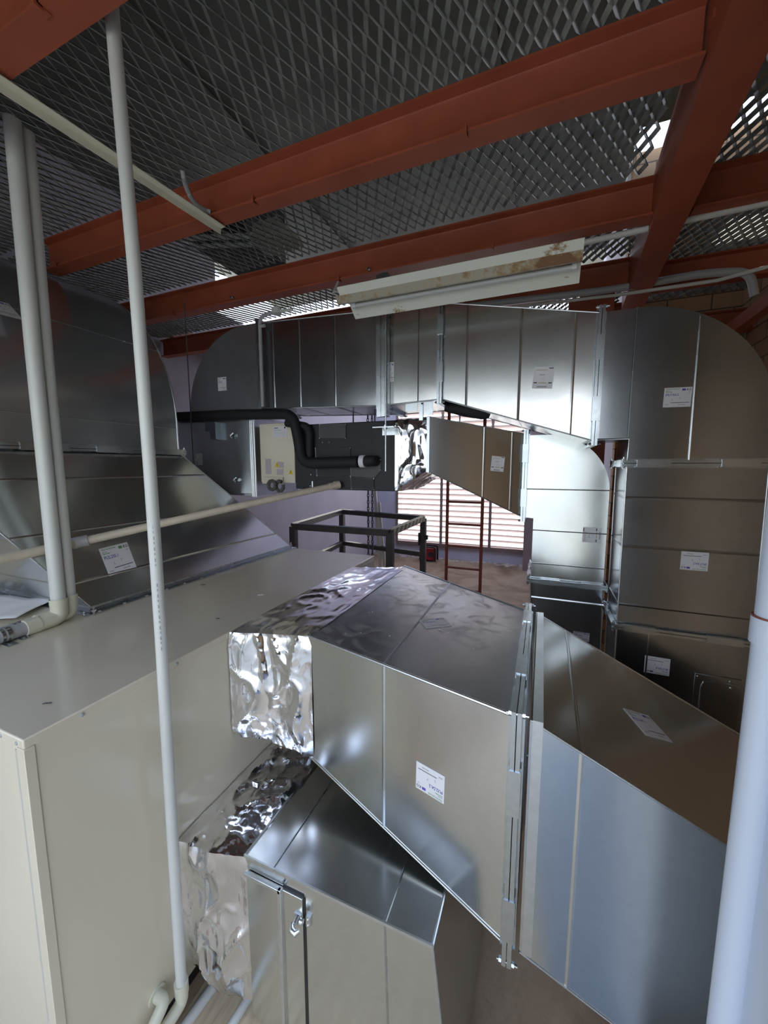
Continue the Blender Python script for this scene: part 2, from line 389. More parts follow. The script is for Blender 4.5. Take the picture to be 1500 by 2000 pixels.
def duct(name, label, A, B, beads=(), m=None, fA=False, fB=False, cat='duct', seed=0, sub=1, lip=True, bm=None):
    A = [Vector(p) for p in A]; B = [Vector(p) for p in B]
    lo = Vector([min(p[i] for p in A+B) for i in range(3)]); c = ctr(A+B)
    t = thing(name, label, cat, (c.x, c.y, lo.z))
    mb = flip_fix(casing(A, B, sub), c); mb.build('casing', m or GALV, t)
    if beads:
        bb = MB()
        for q in beads: bead(bb, A, B, q, 0.016, 0.0028)
        bb.build_each('stiffening_bead', bm or m or GALV, t)
    if lip: lips(t, A, B)
    n = (ctr(B)-ctr(A)).normalized()
    if fA: flange(t, A, fA if not isinstance(fA, bool) else n, seed=seed)
    if fB: flange(t, B, fB if not isinstance(fB, bool) else n, seed=seed+1)
    return t

def foil_sleeve(name, label, A, B, m, amp=0.02, seed=0, sag=0.0, N_=26, M_=26, ov=0.02, top=1.0):
    A = [Vector(p) for p in A]; B = [Vector(p) for p in B]
    A2, B2 = grow(A, ov), grow(B, ov*0.6)
    mb = MB(); rows = []
    for k in range(M_+1):
        t = k/M_; R = ring_at(A2, B2, t); c = ctr(R); P = []
        for i in range(4):
            j = (i+1) % 4
            for q in range(N_):
                s = q/N_; p = lerp(R[i], R[j], s); o = (p-c).normalized(); pin = min(1, 6*t, 6*(1-t))
                s1 = p*2.6+Vector((seed, 0, 0)); s2 = Vector((p.x*8, p.y*8, p.z*4))+Vector((0, seed, 0))
                d = noise.noise(s1)*1.3+max(0, 1-3.2*abs(noise.noise(s2)))**2*0.75+max(0, 1-5*abs(noise.noise(s2*2.1)))**2*0.22
                r = amp*d*(0.25+0.75*pin)*(top if i == 0 else 1)-sag*sin(pi*t)*0.6
                rc = min(s, 1-s)*8
                if rc < 1: r -= 0.012*(1-rc)**2
                P.append(p+o*r+Vector((noise.noise(s2+Vector((5, 5, 5))), noise.noise(s2+Vector((9, 1, 5))), 0))*amp*0.4*pin)
        rows.append(mb.pts(P))
    n = 4*N_
    for k in range(M_):
        for i in range(n):
            mb.cur = 1 if i < N_ else 0; mb.face((rows[k]+i, rows[k]+(i+1) % n, rows[k+1]+(i+1) % n, rows[k+1]+i))
    flip_fix(mb, ctr(A+B))
    c = ctr(A+B); t = thing(name, label, 'duct connector', (c.x, c.y, min(p.z for p in A+B)))
    o = mb.build('foil_wrap', [m, FOIL_S if top < 1 else m], t, smooth=True)
    return t

def prism(mb, out, y0, y1):                            # outline in (x,z), extruded along y
    n = len(out); a = mb.pts([(x, y0, z) for x, z in out]); b = mb.pts([(x, y1, z) for x, z in out])
    mb.face([a+i for i in range(n)]); mb.face([b+i for i in range(n)][::-1])
    for i in range(n): mb.face((a+(i+1) % n, a+i, b+i, b+(i+1) % n))
    return mb
def arc(cx, cz, rx, rz, a0, a1, n=24): return [(cx+rx*cos(radians(a0+(a1-a0)*k/n)), cz+rz*sin(radians(a0+(a1-a0)*k/n))) for k in range(n+1)]
def rect_ring_x(x, y0, y1, z0, z1): return [V(x, y0, z1), V(x, y1, z1), V(x, y1, z0), V(x, y0, z0)]
def rect_ring_z(z, x0, x1, y0, y1): return [V(x0, y0, z), V(x1, y0, z), V(x1, y1, z), V(x0, y1, z)]

# ================================================================== THE ROOM
FZ = -2.30
struct('floor', MB().box(-4.2, 3.0, -1.1, 9.6, FZ-0.1, FZ), FLOORM)
struct('floor', MB().box(-40, 40, -40, -1.1, FZ-0.16, FZ-0.02), GROUND)
struct('floor', MB().box(-14, 14, 9.6, 40, FZ-0.16, FZ-0.02), GROUND)
struct('wall_front', MB().box(-14, 14, -9.2, -9.0, FZ, 1.5), paint('added_sky_block_wall', (0.44, 0.48, 0.49), 0.8))  # unseen outdoor wall, added to block low sky in the duct reflections
struct('floor', MB().box(-1.30, -0.85, -1.0, 1.62, FZ, FZ+0.012), PLY)
struct('floor', MB().box(-0.847, 0.20, -1.0, 1.0, FZ, FZ+0.012), PLY)
struct('floor', MB().box(0.203, 1.47, -1.0, 1.1, FZ, FZ+0.02), paint('added_blue_reflector', (0.27, 0.31, 0.36), 0.6))  # unseen slab, added so the sloping duct's side reflects blue
struct('wall_left', MB().box(-4.24, -4.12, -1.1, 4.15, FZ, 2.74).box(-4.24, -4.12, 4.15, 9.52, FZ, 2.05), LAV)
mb = MB().box(-4.24, -3.53, 9.4, 9.52, FZ, 2.9).box(-3.53, -0.30, 9.4, 9.52, FZ, -1.99).box(-0.30, 3.0, 9.4, 9.52, FZ, 2.9)
struct('wall_back', mb, LAV)
struct('wall_right', MB().box(1.48, 1.60, -1.1, 4.3, FZ, 2.74), BRY)
struct('wall_right', MB().box(0.62, 1.60, 4.3, 4.42, FZ, 2.74), BRX)
struct('wall_right', MB().box(0.62, 0.74, 4.42, 9.4, FZ, 2.74), LAV)
mb = MB().box(-4.24, -2.75, -1.1, -1.0, FZ, 2.74).box(0.95, 1.6, -1.1, -1.0, FZ, 2.74).box(-2.75, 0.95, -1.1, -1.0, 1.0, 2.74)
struct('wall_front', mb, paint('dark_front_wall', (0.10, 0.085, 0.075), 0.8))
struct('trim_1', MB().box(0.468, 0.80, 0.60, 1.04, FZ, 1.19), PALE, bevel=0.004)
# roof above the walkway: dark sheets with purlin joints
rf = MB()
rf.box(-9.0, -4.4, -1.1, 3.2, 2.76, 2.80)
for k in range(6): rf.box(-4.4+k*1.0, -3.39+k*1.0, -1.1, 4.0 if k == 5 else 5.9, 2.75-0.02*(k % 2), 2.79)
rf.box(-4.4, 3.0, 7.1, 11.2, 4.4, 4.45).box(1.6, 3.0, -1.1, 4.0, 2.75, 2.79)  # rear sheet is unseen, overhung to block sun; gap before it admits sky
struct('ceiling', rf, ROOF)
# louvre window
lv = MB(); zb = -1.93
while zb < 2.9:
    lv.hexa([(-3.5, 9.40, zb+0.035), (-0.33, 9.40, zb+0.035), (-0.33, 9.52, zb-0.03), (-3.5, 9.52, zb-0.03),
             (-3.5, 9.40, zb+0.049), (-0.33, 9.40, zb+0.049), (-0.33, 9.52, zb-0.016), (-3.5, 9.52, zb-0.016)]); zb += 0.135
wn = struct('window_1', lv, SLAT, smooth=False)
fr = MB(); dz = LOC[wn.name]
for x in (-3.5, -2.32, -1.13, -0.33): fr.box(x-0.03, x+0.03, 9.36, 9.40, -1.99, 3.0)
fr.box(-3.5, -0.33, 9.35, 9.41, -2.02, -1.93)
fr.build('window_frame', FRAMEW, wn)
struct('trim_2', MB().box(-0.34, -0.10, 8.9, 9.4, FZ, 3.1), paint('pinkish_column_paint', (0.30, 0.22, 0.21), 0.7))
sk = MB(); random.seed(4)
for k in range(70):
    x = -3.4+random.random()*3.1; y = 9.15+random.random()*0.22; r = 0.02+random.random()*0.05
    sk.tube([(x, y, FZ), (x, y, FZ+r*0.35), (x, y, FZ+r*0.5)], [r, r*0.7, r*0.15], 7)
o = sk.build('plaster_rubble', paint('rubble', (0.55, 0.45, 0.40), 0.9)); o['kind'] = 'stuff'; tag(o, 'pale crumbs of plaster along the foot of the louvre wall', 'rubble')
# brick wall trims at upper right
struct('trim_3', MB().box(1.40, 1.48, 4.17, 4.25, FZ, 1.2), paint('pale_post_paint', (0.34, 0.27, 0.2), 0.6))

# ================================================================== STEEL BEAMS AND MESH
def ibeam(name, label, x0, x1, yc, zb, ht=0.18, wd=0.09):
    t = thing(name, label, 'steel beam', ((x0+x1)/2, yc, zb), 'red oxide beams under the walkway mesh')
    mb = MB(); prof = [(-wd/2, 0), (wd/2, 0), (wd/2, .010), (.008, .016), (.004, .024), (.004, ht-.024), (.008, ht-.016), (wd/2, ht-.010), (wd/2, ht),
                       (-wd/2, ht), (-wd/2, ht-.010), (-.008, ht-.016), (-.004, ht-.024), (-.004, .024), (-.008, .016), (-wd/2, .010)]
    n = len(prof); a = mb.pts([(x0, yc+p, zb+q) for p, q in prof]); b = mb.pts([(x1, yc+p, zb+q) for p, q in prof])
    mb.face([a+i for i in range(n)]); mb.face([b+i for i in range(n)][::-1])
    for i in range(n): mb.face((a+(i+1) % n, a+i, b+i, b+(i+1) % n))
    flip = mb
    mb.build('steel_section', RED, t)
    cl = MB()
    for k, x in enumerate((-2.9, -1.35, -0.35)):
        if x0 < x < x1: cl.piece().box(x, x+0.028, yc-wd/2-0.004, yc-wd/2+0.03, zb-0.004, zb+0.013).box(x+0.02, x+0.028, yc-wd/2-0.012, yc-wd/2+0.01, zb-0.012, zb+0.02)
    cl.build_each('mesh_clip', RED, t)
    return t
ibeam('steel_beam', 'red oxide steel beam nearest the camera, crossing the top left corner', -2.9, 0.34, 0.795, 1.25)
ibeam('steel_beam', 'long red oxide steel beam with a corrugated conduit looping onto it', -3.02, 0.40, 1.645, 1.25)
ibeam('steel_beam', 'red oxide steel beam directly above the rusty fluorescent light', -4.1, 0.45, 2.475, 1.25)
ibeam('steel_beam', 'dark red beam behind the light, over the far side of the high duct', -4.1, 0.52, 3.30, 1.25)
ibeam('steel_beam', 'farthest dark red beam over the ladder, mostly hidden by ducts', -4.1, 0.60, 4.13, 1.25)
for (yc, lab) in ((1.90, 'dark red beam with a pale conduit under it, right of the large cross beam'), (2.85, 'dark red beam behind the bent grey conduit at upper right')):
    ibeam('steel_beam', lab, 0.62, 1.48, yc+0.6, 1.25)
ibeam('steel_beam', 'short shadowed red beam in front of the brick corner at upper right', 0.66, 1.48, 4.10, 1.08, 0.17)
# primary beam running away from the camera
t = thing('cross_beam', 'large red oxide beam running away from the camera at upper right', 'steel beam', (0.45, 2.0, 1.20))
mb = MB(); a = V(0.335, 0.1, 1.20); b = V(0.500, 3.60, 1.20); dn = (b-a).normalized(); rr = V(dn.y, -dn.x, 0)
def sweep_prof(mb, a, b, r, prof):
    n = len(prof); A = mb.pts([a+r*p+V(0, 0, q) for p, q in prof]); B = mb.pts([b+r*p+V(0, 0, q) for p, q in prof])
    mb.face([A+i for i in range(n)][::-1]); mb.face([B+i for i in range(n)])
    for i in range(n): mb.face((A+i, A+(i+1) % n, B+(i+1) % n, B+i))
sweep_prof(mb, a, b, rr, [(0, 0), (0.145, 0), (0.145, .012), (.012, .012), (.012, .25), (.145, .25), (.145, .262), (0.0, .262)])
mb.build('steel_channel', RED, t)
nub = MB()
for q in (0.42, 0.72): p = a+(b-a)*q; nub.piece().box(p.x-0.008, p.x+0.004, p.y-0.02, p.y+0.02, p.z+0.1, p.z+0.125)
nub.build_each('cleat', RED, t)
# diagonal brace at the brick corner
o = MB().bar((1.26, 3.9, 1.02), (1.47, 3.25, 1.2), 0.07, 0.09).build('angle_brace', RED); tag(o, 'dark red sloping brace against the brick wall at far upper right', 'steel brace')
# wall plate on left wall
o = MB().box(-4.12, -4.05, 2.6, 9.3, 1.50, 1.62).build('wall_plate_beam', RED); tag(o, 'dark red rail along the top of the lavender left wall', 'steel beam')

def mesh_panel(label, x0, x1, y0, y1, z, seed):
    S, Lg = 0.058, 0.108; mb = MB(); rnd = random.Random(seed)
    nx = int((x1-x0)/(S/2)); ny = int((y1-y0)/(Lg/2))
    wv = V(0.0150, 0, -0.0150)*0.5; tv = V(0.0013, 0, 0.0014)
    for k in range(nx):
        xb = x0+(k+0.5)*S/2; prev = None
        for j in range(ny+1):
            x = xb+(S/4-0.003)*(1 if (j+k) % 2 else -1); p = V(x, y0+j*Lg/2, z)
            ring = mb.pts([p-wv-tv, p+wv-tv, p+wv+tv, p-wv+tv])
            if prev is not None:
                for i in range(4): mb.face((prev+i, prev+(i+1) % 4, ring+(i+1) % 4, ring+i))
            prev = ring
    o = mb.build('walkway_mesh', MESHM, None, smooth=False)
    tag(o, label, 'metal mesh', 'expanded metal walkway panels')
ZM = 1.445
mesh_panel('expanded metal mesh panel nearest the camera, in front of the first beam', -4.1, 0.36, 0.06, 0.78, ZM, 1)
mesh_panel('big expanded metal mesh panel above the loose cream angle', -4.1, 0.36, 0.80, 1.63, ZM, 2)
mesh_panel('expanded metal mesh panel between the conduit beam and the light beam', -4.1, 0.42, 1.66, 2.46, ZM, 3)
mesh_panel('expanded metal mesh panel just behind the light beam, daylight showing through', -4.1, 0.5, 2.49, 3.29, ZM, 4)
mesh_panel('far expanded metal mesh panel above the high duct run, bright holes', -4.1, 0.56, 3.31, 5.2, ZM, 5)
mesh_panel('expanded metal mesh panel right of the large cross beam', 0.66, 1.47, 0.3, 4.2, ZM, 6)
# dark boards/ plant lying above the mesh
o = MB().box(-2.75, -2.2, 2.55, 3.05, ZM+0.35, ZM+0.75).build('roof_equipment_box', GREYP); tag(o, 'dark box standing above the mesh at left, seen against daylight', 'box')
lt = thing('upper_light_fitting', 'cream light fitting hanging above the mesh at upper left', 'light fitting', (-2.0, 2.6, 1.62))
MB().hexa([(-2.05, 2.42, 1.62), (-1.72, 2.42, 1.62), (-1.72, 2.62, 1.62), (-2.05, 2.62, 1.62), (-1.99, 2.38, 1.72), (-1.78, 2.38, 1.72), (-1.78, 2.66, 1.72), (-1.99, 2.66, 1.72)]).build('body', CREAM_D, lt)
MB().bar((-1.98, 2.5, 1.70), (-2.75, 2.35, 1.76), 0.04, 0.02).bar((-1.98, 2.62, 1.70), (-2.75, 2.47, 1.76), 0.03, 0.02).build('bracket', WHITE, lt)

# ================================================================== LIGHT FITTING
t = thing('fluorescent_light', 'rust-stained white batten light with a reflector, fixed under the red beam', 'light fitting', (-0.5, 2.1, 0.86))
def lp(px): return hy(px, 2.07)
x0, x1 = -1.12, 0.122
yL = 2.10
MB().box(x0, x1, 2.10, 2.19, 0.975, 1.03).build('mounting_spine', LIGHTR, t)
mb = MB()   # upper white wing, rusty middle body, lower wing
def wing(a, b, th=0.004):
    (ya, za), (yb, zb) = a, b; d = V(0, yb-ya, zb-za).normalized(); n = V(0, -d.z, d.y)*th
    mb.hexa([(x0, ya, za), (x1, ya, za), (x1, yb, zb), (x0, yb, zb), (x0, ya+n.y, za+n.z), (x1, ya+n.y, za+n.z), (x1, yb+n.y, zb+n.z), (x0, yb+n.y, zb+n.z)])
wing((2.020, 1.000), (2.055, 0.970))
mb.piece(); wing((2.255, 0.911), (2.175, 0.972))
mb.build_each('reflector', LIGHTW, t)
mb = MB().hexa([(x0-.03, 2.082, 0.936), (x1, 2.082, 0.936), (x1, 2.105, 0.94), (x0-.03, 2.105, 0.94), (x0-.03, 2.056, 0.972), (x1, 2.056, 0.972), (x1, 2.12, 0.99), (x0-.03, 2.12, 0.99)])
mb.build('batten_body', LIGHTR, t)
MB().tube([(x0+.04, 2.15, 0.944), (x1-.02, 2.15, 0.944)], 0.013, 14).build('fluorescent_tube', TUBEW, t)
mb = MB()
for x in (x0+.045, x1-.03): mb.piece().box(x-.010, x+.010, 2.135, 2.166, 0.928, 0.985)
mb.build_each('lamp_holder', WHITE, t)
MB().tube([(x0-.01, 2.13, 0.985), (x0-.05, 2.16, 1.04), (x0-.13, 2.22, 1.08), (x0-.2, 2.33, 1.12), (x0-.2, 2.40, 1.22)], 0.008, 8).build('cable', PVC, t)
for (px, lab) in (((722, 527), 'small bright bolt in the web of the beam above the light'), ((455, 582), 'small bright bolt in the beam web left of the light')):
    p = hy(px, 2.466); o = MB().tube([p+V(0, 0.003, 0), p+V(0, -0.03, 0)], 0.006, 8).disc(p+V(0, -0.006, 0), (0, -1, 0), 0.012, 0.006, 6).build('beam_bolt', GALV_FL); tag(o, lab, 'bolt')

# ================================================================== AIR HANDLER
XA, YN, YF, ZT = -1.308, 0.534, 2.955, -0.756
t = thing('air_handling_unit', 'large cream enamel air handling cabinet filling the lower left', 'air handling unit', (-2.6, 1.75, FZ))
mb = MB().box(-3.9, XA, YN, YF, -2.17, ZT-0.028); mb.build('cabinet', CREAM, t, bevel=0.004)
mb = MB().box(-3.903, XA+0.003, YN-0.003, YF+0.003, ZT-0.030, ZT); mb.build('lid', CREAM, t, bevel=0.004)
MB().box(-3.85, XA-0.05, YN+0.05, YF-0.05, FZ, -2.17).build('base_rail', BLKPL, t)
MB().box(XA-0.045, XA-0.033, YN-0.0025, YN+0.001, -2.17, ZT-0.04).build('corner_post_groove', CREAM_D, t)
mb = MB().box(XA-0.033, XA+0.002, YN-0.004, YN+0.0, -2.17, ZT-0.03).box(XA-0.001, XA+0.004, YN-0.004, YN+0.022, -2.17, ZT-0.03); mb.build('corner_post', CREAM, t, bevel=0.0015)
sc_ = MB()
for y in (0.68, 1.02, 1.9, 2.3, 2.7): sc_.piece().dome((XA+0.003, y, ZT-0.017), (1, 0, 0), 0.007)
for x in (XA-0.03, XA-0.11, XA-0.35, XA-0.6): sc_.piece().dome((x, YN-0.003, ZT-0.017), (0, -1, 0), 0.006)
sc_.build_each('cap_screw', PVC_G, t)

# paper drawing on the unit
mb = MB(); nn, mm = 16, 8; A_, B_, C_, D_ = V(-2.75, 0.82, ZT), V(-2.34, 0.98, ZT), V(-2.50, 1.24, ZT), V(-2.95, 1.10, ZT)
for j in range(mm+1):
    for i in range(nn+1):
        s, q = i/nn, j/mm; p = lerp(lerp(A_, B_, s), lerp(D_, C_, s), q)
        mb.v.append(p+V(0, 0, 0.006+0.022*abs(sin(pi*(s*1.3+0.2)))*(1-q*0.5)+0.008*noise.noise(p*9)+0.01*q))
for j in range(mm):
    for i in range(nn): b = j*(nn+1)+i; mb.face((b, b+1, b+nn+2, b+nn+1))
o = mb.build('paper_sheet', WHITE); tag(o, 'crumpled white paper sheet lying on the cream cabinet, left edge', 'paper')
m_ = o.modifiers.new('thickness', 'SOLIDIFY'); m_.thickness = 0.0012
rnd = random.Random(7)
for (px, lab, m, r) in (((268, 1163), None, 0, 0), ((396, 1142), 'dark scrap on the cabinet top beside the white pipe', BLKPL, 0.012), ((508, 1162), 'tiny curled white offcut on the far part of the cabinet top', WHITE, 0.014), ((425, 1208), 'small black chip on the cabinet top before the foil', BLKPL, 0.007), ((90, 1374), 'small dark scratch-like sliver on the near cabinet top', BLKPL, 0.010)):
    if lab is None: continue
    p = hz(px, ZT+0.003); p.z = ZT
    o = MB().tube([p+V(-r, -r*.4, 0.002), p+V(0, 0, 0.004), p+V(r, r*.9, 0.002)], 0.0018, 6).build('debris_scrap', m); tag(o, lab, 'scrap')

# ------------------------------------------------------------------ exhaust hood and elbow on the unit
A = [V(-2.155, 1.205, ZT+.03), V(-2.155, 2.93, ZT+.03), V(-3.42, 2.93, ZT+.03), V(-3.38, 1.205, ZT+.03)]
B = [V(-2.45, 0.70, .103), V(-2.45, 2.04, .103), V(-3.30, 2.04, .103), V(-3.30, 0.70, .103)]
t = thing('hood_transition_duct', 'wide sloping galvanised transition duct standing on the cream cabinet, printed label', 'duct', (-2.6, 2.0, ZT))
flip_fix(casing(A, B), ctr(A+B)).build('casing', GALV, t)
mb = MB()
for q in (0.16, 0.47, 0.80): bead(mb, A, B, q, 0.018, 0.004)
mb.build_each('stiffening_bead', GALV, t); lips(t, A, B)
mb = MB()
for (h, w_) in ((0.0, 0.045), (0.012, 0.012)):
    Q = [V(p.x, p.y, ZT+0.003+h) for p in A]; frame(mb, Q, (0, 0, 1), 0.004, w_)
Q = [V(p.x, p.y, ZT+0.018) for p in A]; frame(mb, Q, (0, 0, 1), 0.028, 0.004)
mb.build('base_flange', GALV_FL, t)
bm = MB()
for k in range(14): bm.piece().disc((-2.105, 1.22+k*0.13, ZT+0.006), (0, 0, 1), 0.007, 0.008, 6)
for k in range(9): bm.piece().disc((-2.16-k*0.14, 1.178, ZT+0.006), (0, 0, 1), 0.007, 0.008, 6)
for (x, y) in ((-2.10, 1.19), (-2.16, 2.95)): bm.piece().tube([(x, y, ZT+.003), (x, y, ZT+.05)], 0.005, 8).disc((x, y, ZT+.02), (0, 0, 1), 0.011, 0.009, 6)
bm.build_each('flange_bolt', GALV_FL, t)
n_ = (A[1]-A[0]).cross(B[0]-A[0]).normalized()
label_sticker(t, (231, 1091), A[0], n_, (0, 0, 1), 'PU2.205.1', 0.16, 0.16, logo=2, rot=radians(4), lab='torn white label sticker with green logo')

t = thing('exhaust_elbow_duct', 'large curved galvanised elbow duct at left edge, above the sloping transition', 'duct', (-2.7, 1.24, .10))
cx, cz, R_ = -3.50, 0.30, 1.05; ti = 0.20
out = [(-3.30, .12), (-2.45, .12)] + arc(cx, cz, R_, R_*0.99, 0, 90, 40) + [(-4.11, cz+R_*.99), (-4.11, cz+ti)] + arc(cx, cz, ti, ti, 90, 0, 8)
mb = MB(); prism(mb, out, 0.70, 2.04)
mb.build('casing', GALV_L, t)
sm = MB()
for yy in (0.70, 2.04): sm.piece().tube([(x, yy, z) for x, z in out[1:43]], 0.005, 8)
sm.build_each('seam', GALV_SEAM, t)
jb = MB()
for a_ in (-2, 30, 62):
    if a_ < 0: x, z = -2.45, 0.27
    else: x, z = cx+R_*cos(radians(a_)), cz+R_*.99*sin(radians(a_))
    jb.piece().tube([(x, 0.705, z), (x, 2.035, z)], 0.003, 6)
jb.build_each('sheet_joint', GALV_FL, t)
flange(t, B, (0, 0, 1), h=0.035, seed=5, sides=(0, 3), cl=0.22)
label_sticker(t, (2, 602), (cx+R_*cos(radians(45)), 0, cz+R_*sin(radians(45))), (1, 0, 1), (0, 0, 1), 'PU2.205.2', 0.12, 0.12, rot=0.1)

# ------------------------------------------------------------------ NEAR DUCTS
A = rect_ring_x(-0.957, 1.408, 2.727, -1.353, -0.756); B = rect_ring_x(-0.041, 1.164, 2.095, -1.566, -0.757)
t = thing('supply_duct', 'big galvanised duct in the foreground with dusty top and large white label', 'duct', (-.5, 1.8, -1.57))
c = ctr(A+B); mb = MB(); a = mb.pts(A+B)
for k, q in enumerate(((0, 1, 5, 4), (1, 2, 6, 5), (2, 3, 7, 6), (3, 0, 4, 7), (3, 2, 1, 0), (4, 5, 6, 7))):
    mb.cur = 1 if k == 0 else 0; mb.face([a+i for i in q])
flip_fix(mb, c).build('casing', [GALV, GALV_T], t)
mb = MB(); bead(mb, A, B, 0.46, 0.016, 0.004); mb.build('stiffening_bead', GALV_FL, t); lips(t, A, B, 0.0055)
flange(t, B, (1, 0, 0), h=0.034, seed=2, sides=(0, 3), cl=0.15)
n_ = (A[3]-A[0]).cross(B[0]-A[0]).normalized()
label_sticker(t, (840, 1527), A[0], n_, (0, 0, -1), 'PU2.SA.2', 0.118, 0.108, rot=radians(-1), lab='large white label sticker, upside down')
label_sticker(t, (850, 1217), A[0], (0, 0, 1), (0.2, -1, 0), 'PU2.SA.2', 0.13, 0.105, rot=radians(205), lab='white label sticker lying on the dusty top')
mb = MB()
for k in range(16):
    x = -0.85+rnd.random()*0.75; y = 1.45+rnd.random()*0.6; mb.piece().disc((x, y, ZT+0.0003), (0, 0, 1), 0.002+rnd.random()*0.003, 0.0015, 6)
mb.build_each('plaster_fleck', WHITE, t)

foil_sleeve('foil_connector', 'crumpled shiny foil connector between cream cabinet and big foreground duct',
            [V(XA+.005, 1.29, ZT), V(XA+.005, 2.56, ZT), V(XA+.005, 2.56, -1.26), V(XA+.005, 1.29, -1.26)],
            [V(-.93, 1.40, ZT), V(-.93, 2.72, ZT), V(-.93, 2.72, -1.36), V(-.93, 1.40, -1.36)], FOIL, 0.020, 3, 0.028, 60, 44, 0.004, 0.4)
foil_sleeve('foil_connector', 'crumpled foil connector bulging low between cream cabinet and access-door duct',
            [V(XA+.005, 0.96, -1.50), V(XA+.005, 1.92, -1.50), V(XA+.005, 1.92, -2.06), V(XA+.005, 0.96, -2.06)],
            [V(-1.01, 1.05, -1.545), V(-1.01, 1.94, -1.545), V(-1.01, 1.94, -2.22), V(-1.01, 1.05, -2.22)], FOIL, 0.026, 9, -0.03, 60, 40, 0.004)

# lower duct with access door
t = thing('return_duct', 'low galvanised duct with latched access door at the bottom of the picture', 'duct', (-.6, 1.4, FZ))
y0, y1, zt = 1.05, 1.95, -1.537
mb = MB().hexa([(-1.03, y0, -2.28), (-.176, y0, -2.28), (-.176, y1, -2.28), (-1.03, y1, -2.28), (-1.03, y0, zt), (-.263, y0, zt), (-.263, y1, zt), (-1.03, y1, zt)])
mb.build('casing', GALV, t)
mb = MB().bar((-1.033, y0-.003, zt+.002), (-.260, y0-.003, zt+.002), 0.006, 0.012)
mb.piece().tube([(-.263, y0, zt), (-.176, y0, -2.28)], 0.006, 8); mb.piece().tube([(-.263, y0, zt), (-.263, y1, zt)], 0.006, 8); mb.piece().tube([(-1.03, y0, zt), (-1.03, y1, zt)], 0.006, 8)
mb.build_each('seam', GALV_SEAM, t)
mb = MB()
for x in (-.896, -.430): 
    mb.piece().tube([(x, y0, zt+.001), (x, y1, zt+.001)], 0.0045, 6)
mb.piece().tube([(-.430, y0-.001, zt), (-.408, y0-.001, -2.28)], 0.0035, 6)
mb.build_each('stiffening_bead', GALV_FL, t)
MB().box(-1.02, -.186, y0+.05, y1-.05, FZ, -2.28).build('skid', DKSTEEL, t)
d = MB().box(-1.018, -.756, y0-.012, y0-.002, -2.27, zt-.055).build('access_door', GALV, t, bevel=0.002)
MB().box(-1.02, -.848, y0-.024, y0-.010, zt-.066, zt-.050).box(-.861, -.844, y0-.024, y0-.010, -2.27, zt-.05).build('door_stiffener', GALV_SEAM, d, bevel=0.002)
MB().box(-.759, -.750, y0-.0035, y0+.001, -2.27, zt-.06).box(-.848, -.756, y0-.004, y0+.001, zt-.056, zt-.048).build('door_gap', BLKPL, t)
lt_ = MB(); p = V(-.755, y0-.014, -1.67)
lt_.box(p.x+.012, p.x+.030, p.y+.004, p.y+.014, p.z-.032, p.z+.012)
lt_.dome((p.x+.021, p.y+.004, p.z+.002), (0, -1, 0), 0.005).dome((p.x+.021, p.y+.004, p.z-.022), (0, -1, 0), 0.005)
lt_.box(p.x-.034, p.x-.004, p.y-.004, p.y+.004, p.z-.012, p.z+.014)
lt_.tube([(p.x-.002, p.y-.012, p.z+.006), (p.x+.010, p.y-.012, p.z+.006)], 0.010, 14)
lt_.tube([(p.x-.018, p.y-.002, p.z+.004), (p.x-.018, p.y-.022, p.z-.004)], 0.011, 14)
lt_.tube([(p.x-.036, p.y-.016, p.z-.012), (p.x-.026, p.y-.03, p.z-.022), (p.x-.008, p.y-.034, p.z-.024), (p.x+.004, p.y-.026, p.z-.014)], [0.006, 0.012, 0.011, 0.006], 12)
lt_.build('latch', GALV_SEAM, t)

# right transition duct
A = rect_ring_x(-0.004, 1.164, 2.095, -1.566, -0.757); B = [V(1.15, 1.255, -1.34), V(1.15, 2.095, -1.34), V(1.15, 2.095, -2.13), V(1.15, 1.255, -2.13)]
t = duct('supply_duct', 'galvanised duct sloping down to the right from the bolted flange, brown top', A, B, (0.125,), GALV, cat='duct')
fm = MB(); frame(fm, [p+V(0.022, 0, 0) for p in A], (1, 0, 0), 0.03, 0.003); fm.build('collar', GALV_SEAM, t)
n_ = (A[1]-A[0]).cross(B[0]-A[0])
label_sticker(t, (1264, 1416), A[0], n_, (0.3, -1, 0), 'PU2.SA.1', 0.135, 0.115, rot=radians(198), lab='white label sticker on the brown-looking top')

# ------------------------------------------------------------------ UPPER RUN
YU, YB = 2.45, 2.92
# left elbow (turns down into the return plenum)
t = thing('elbow_duct', 'galvanised elbow at the left end of the high duct run, curved back edge', 'duct', (-2.4, 2.68, .45))
out = [(-2.035, .445), (-2.035, 1.075), (-2.16, 1.075)] + arc(-2.16, .46, .61, .615, 90, 180, 26) + [(-2.77, .445)]
mb = MB(); prism(mb, out, YU, YB); mb.build('casing', GALV_L, t)
mb = MB(); mb.tube([(x, YU, z) for x, z in out[2:]], 0.004, 8); mb.build('seam', GALV_FL, t)
label_sticker(t, (434, 750), (0, YU, 0), (0, -1, 0), (0, 0, 1), 'SPLIT.RA.5', 0.088, 0.105)
def xr(x, z0, z1): return rect_ring_x(x, YU, YB, z0, z1)
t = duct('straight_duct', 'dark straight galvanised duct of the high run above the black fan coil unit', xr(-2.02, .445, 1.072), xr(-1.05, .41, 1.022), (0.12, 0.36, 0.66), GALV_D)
flange(t, xr(-2.026, .445, 1.072), (1, 0, 0), h=0.022, clips=False)
t = duct('straight_duct', 'short galvanised duct section of the high run, narrow label on its left', xr(-1.035, .41, 1.02), xr(-.63, .424, 1.0), (0.66,), GALV)
flange(t, xr(-1.043, .41, 1.02), (1, 0, 0), h=0.02, clips=False)
label_sticker(t, (764, 727), (0, YU, 0), (0, -1, 0), (0, 0, 1), 'SPLIT', 0.04, 0.125)
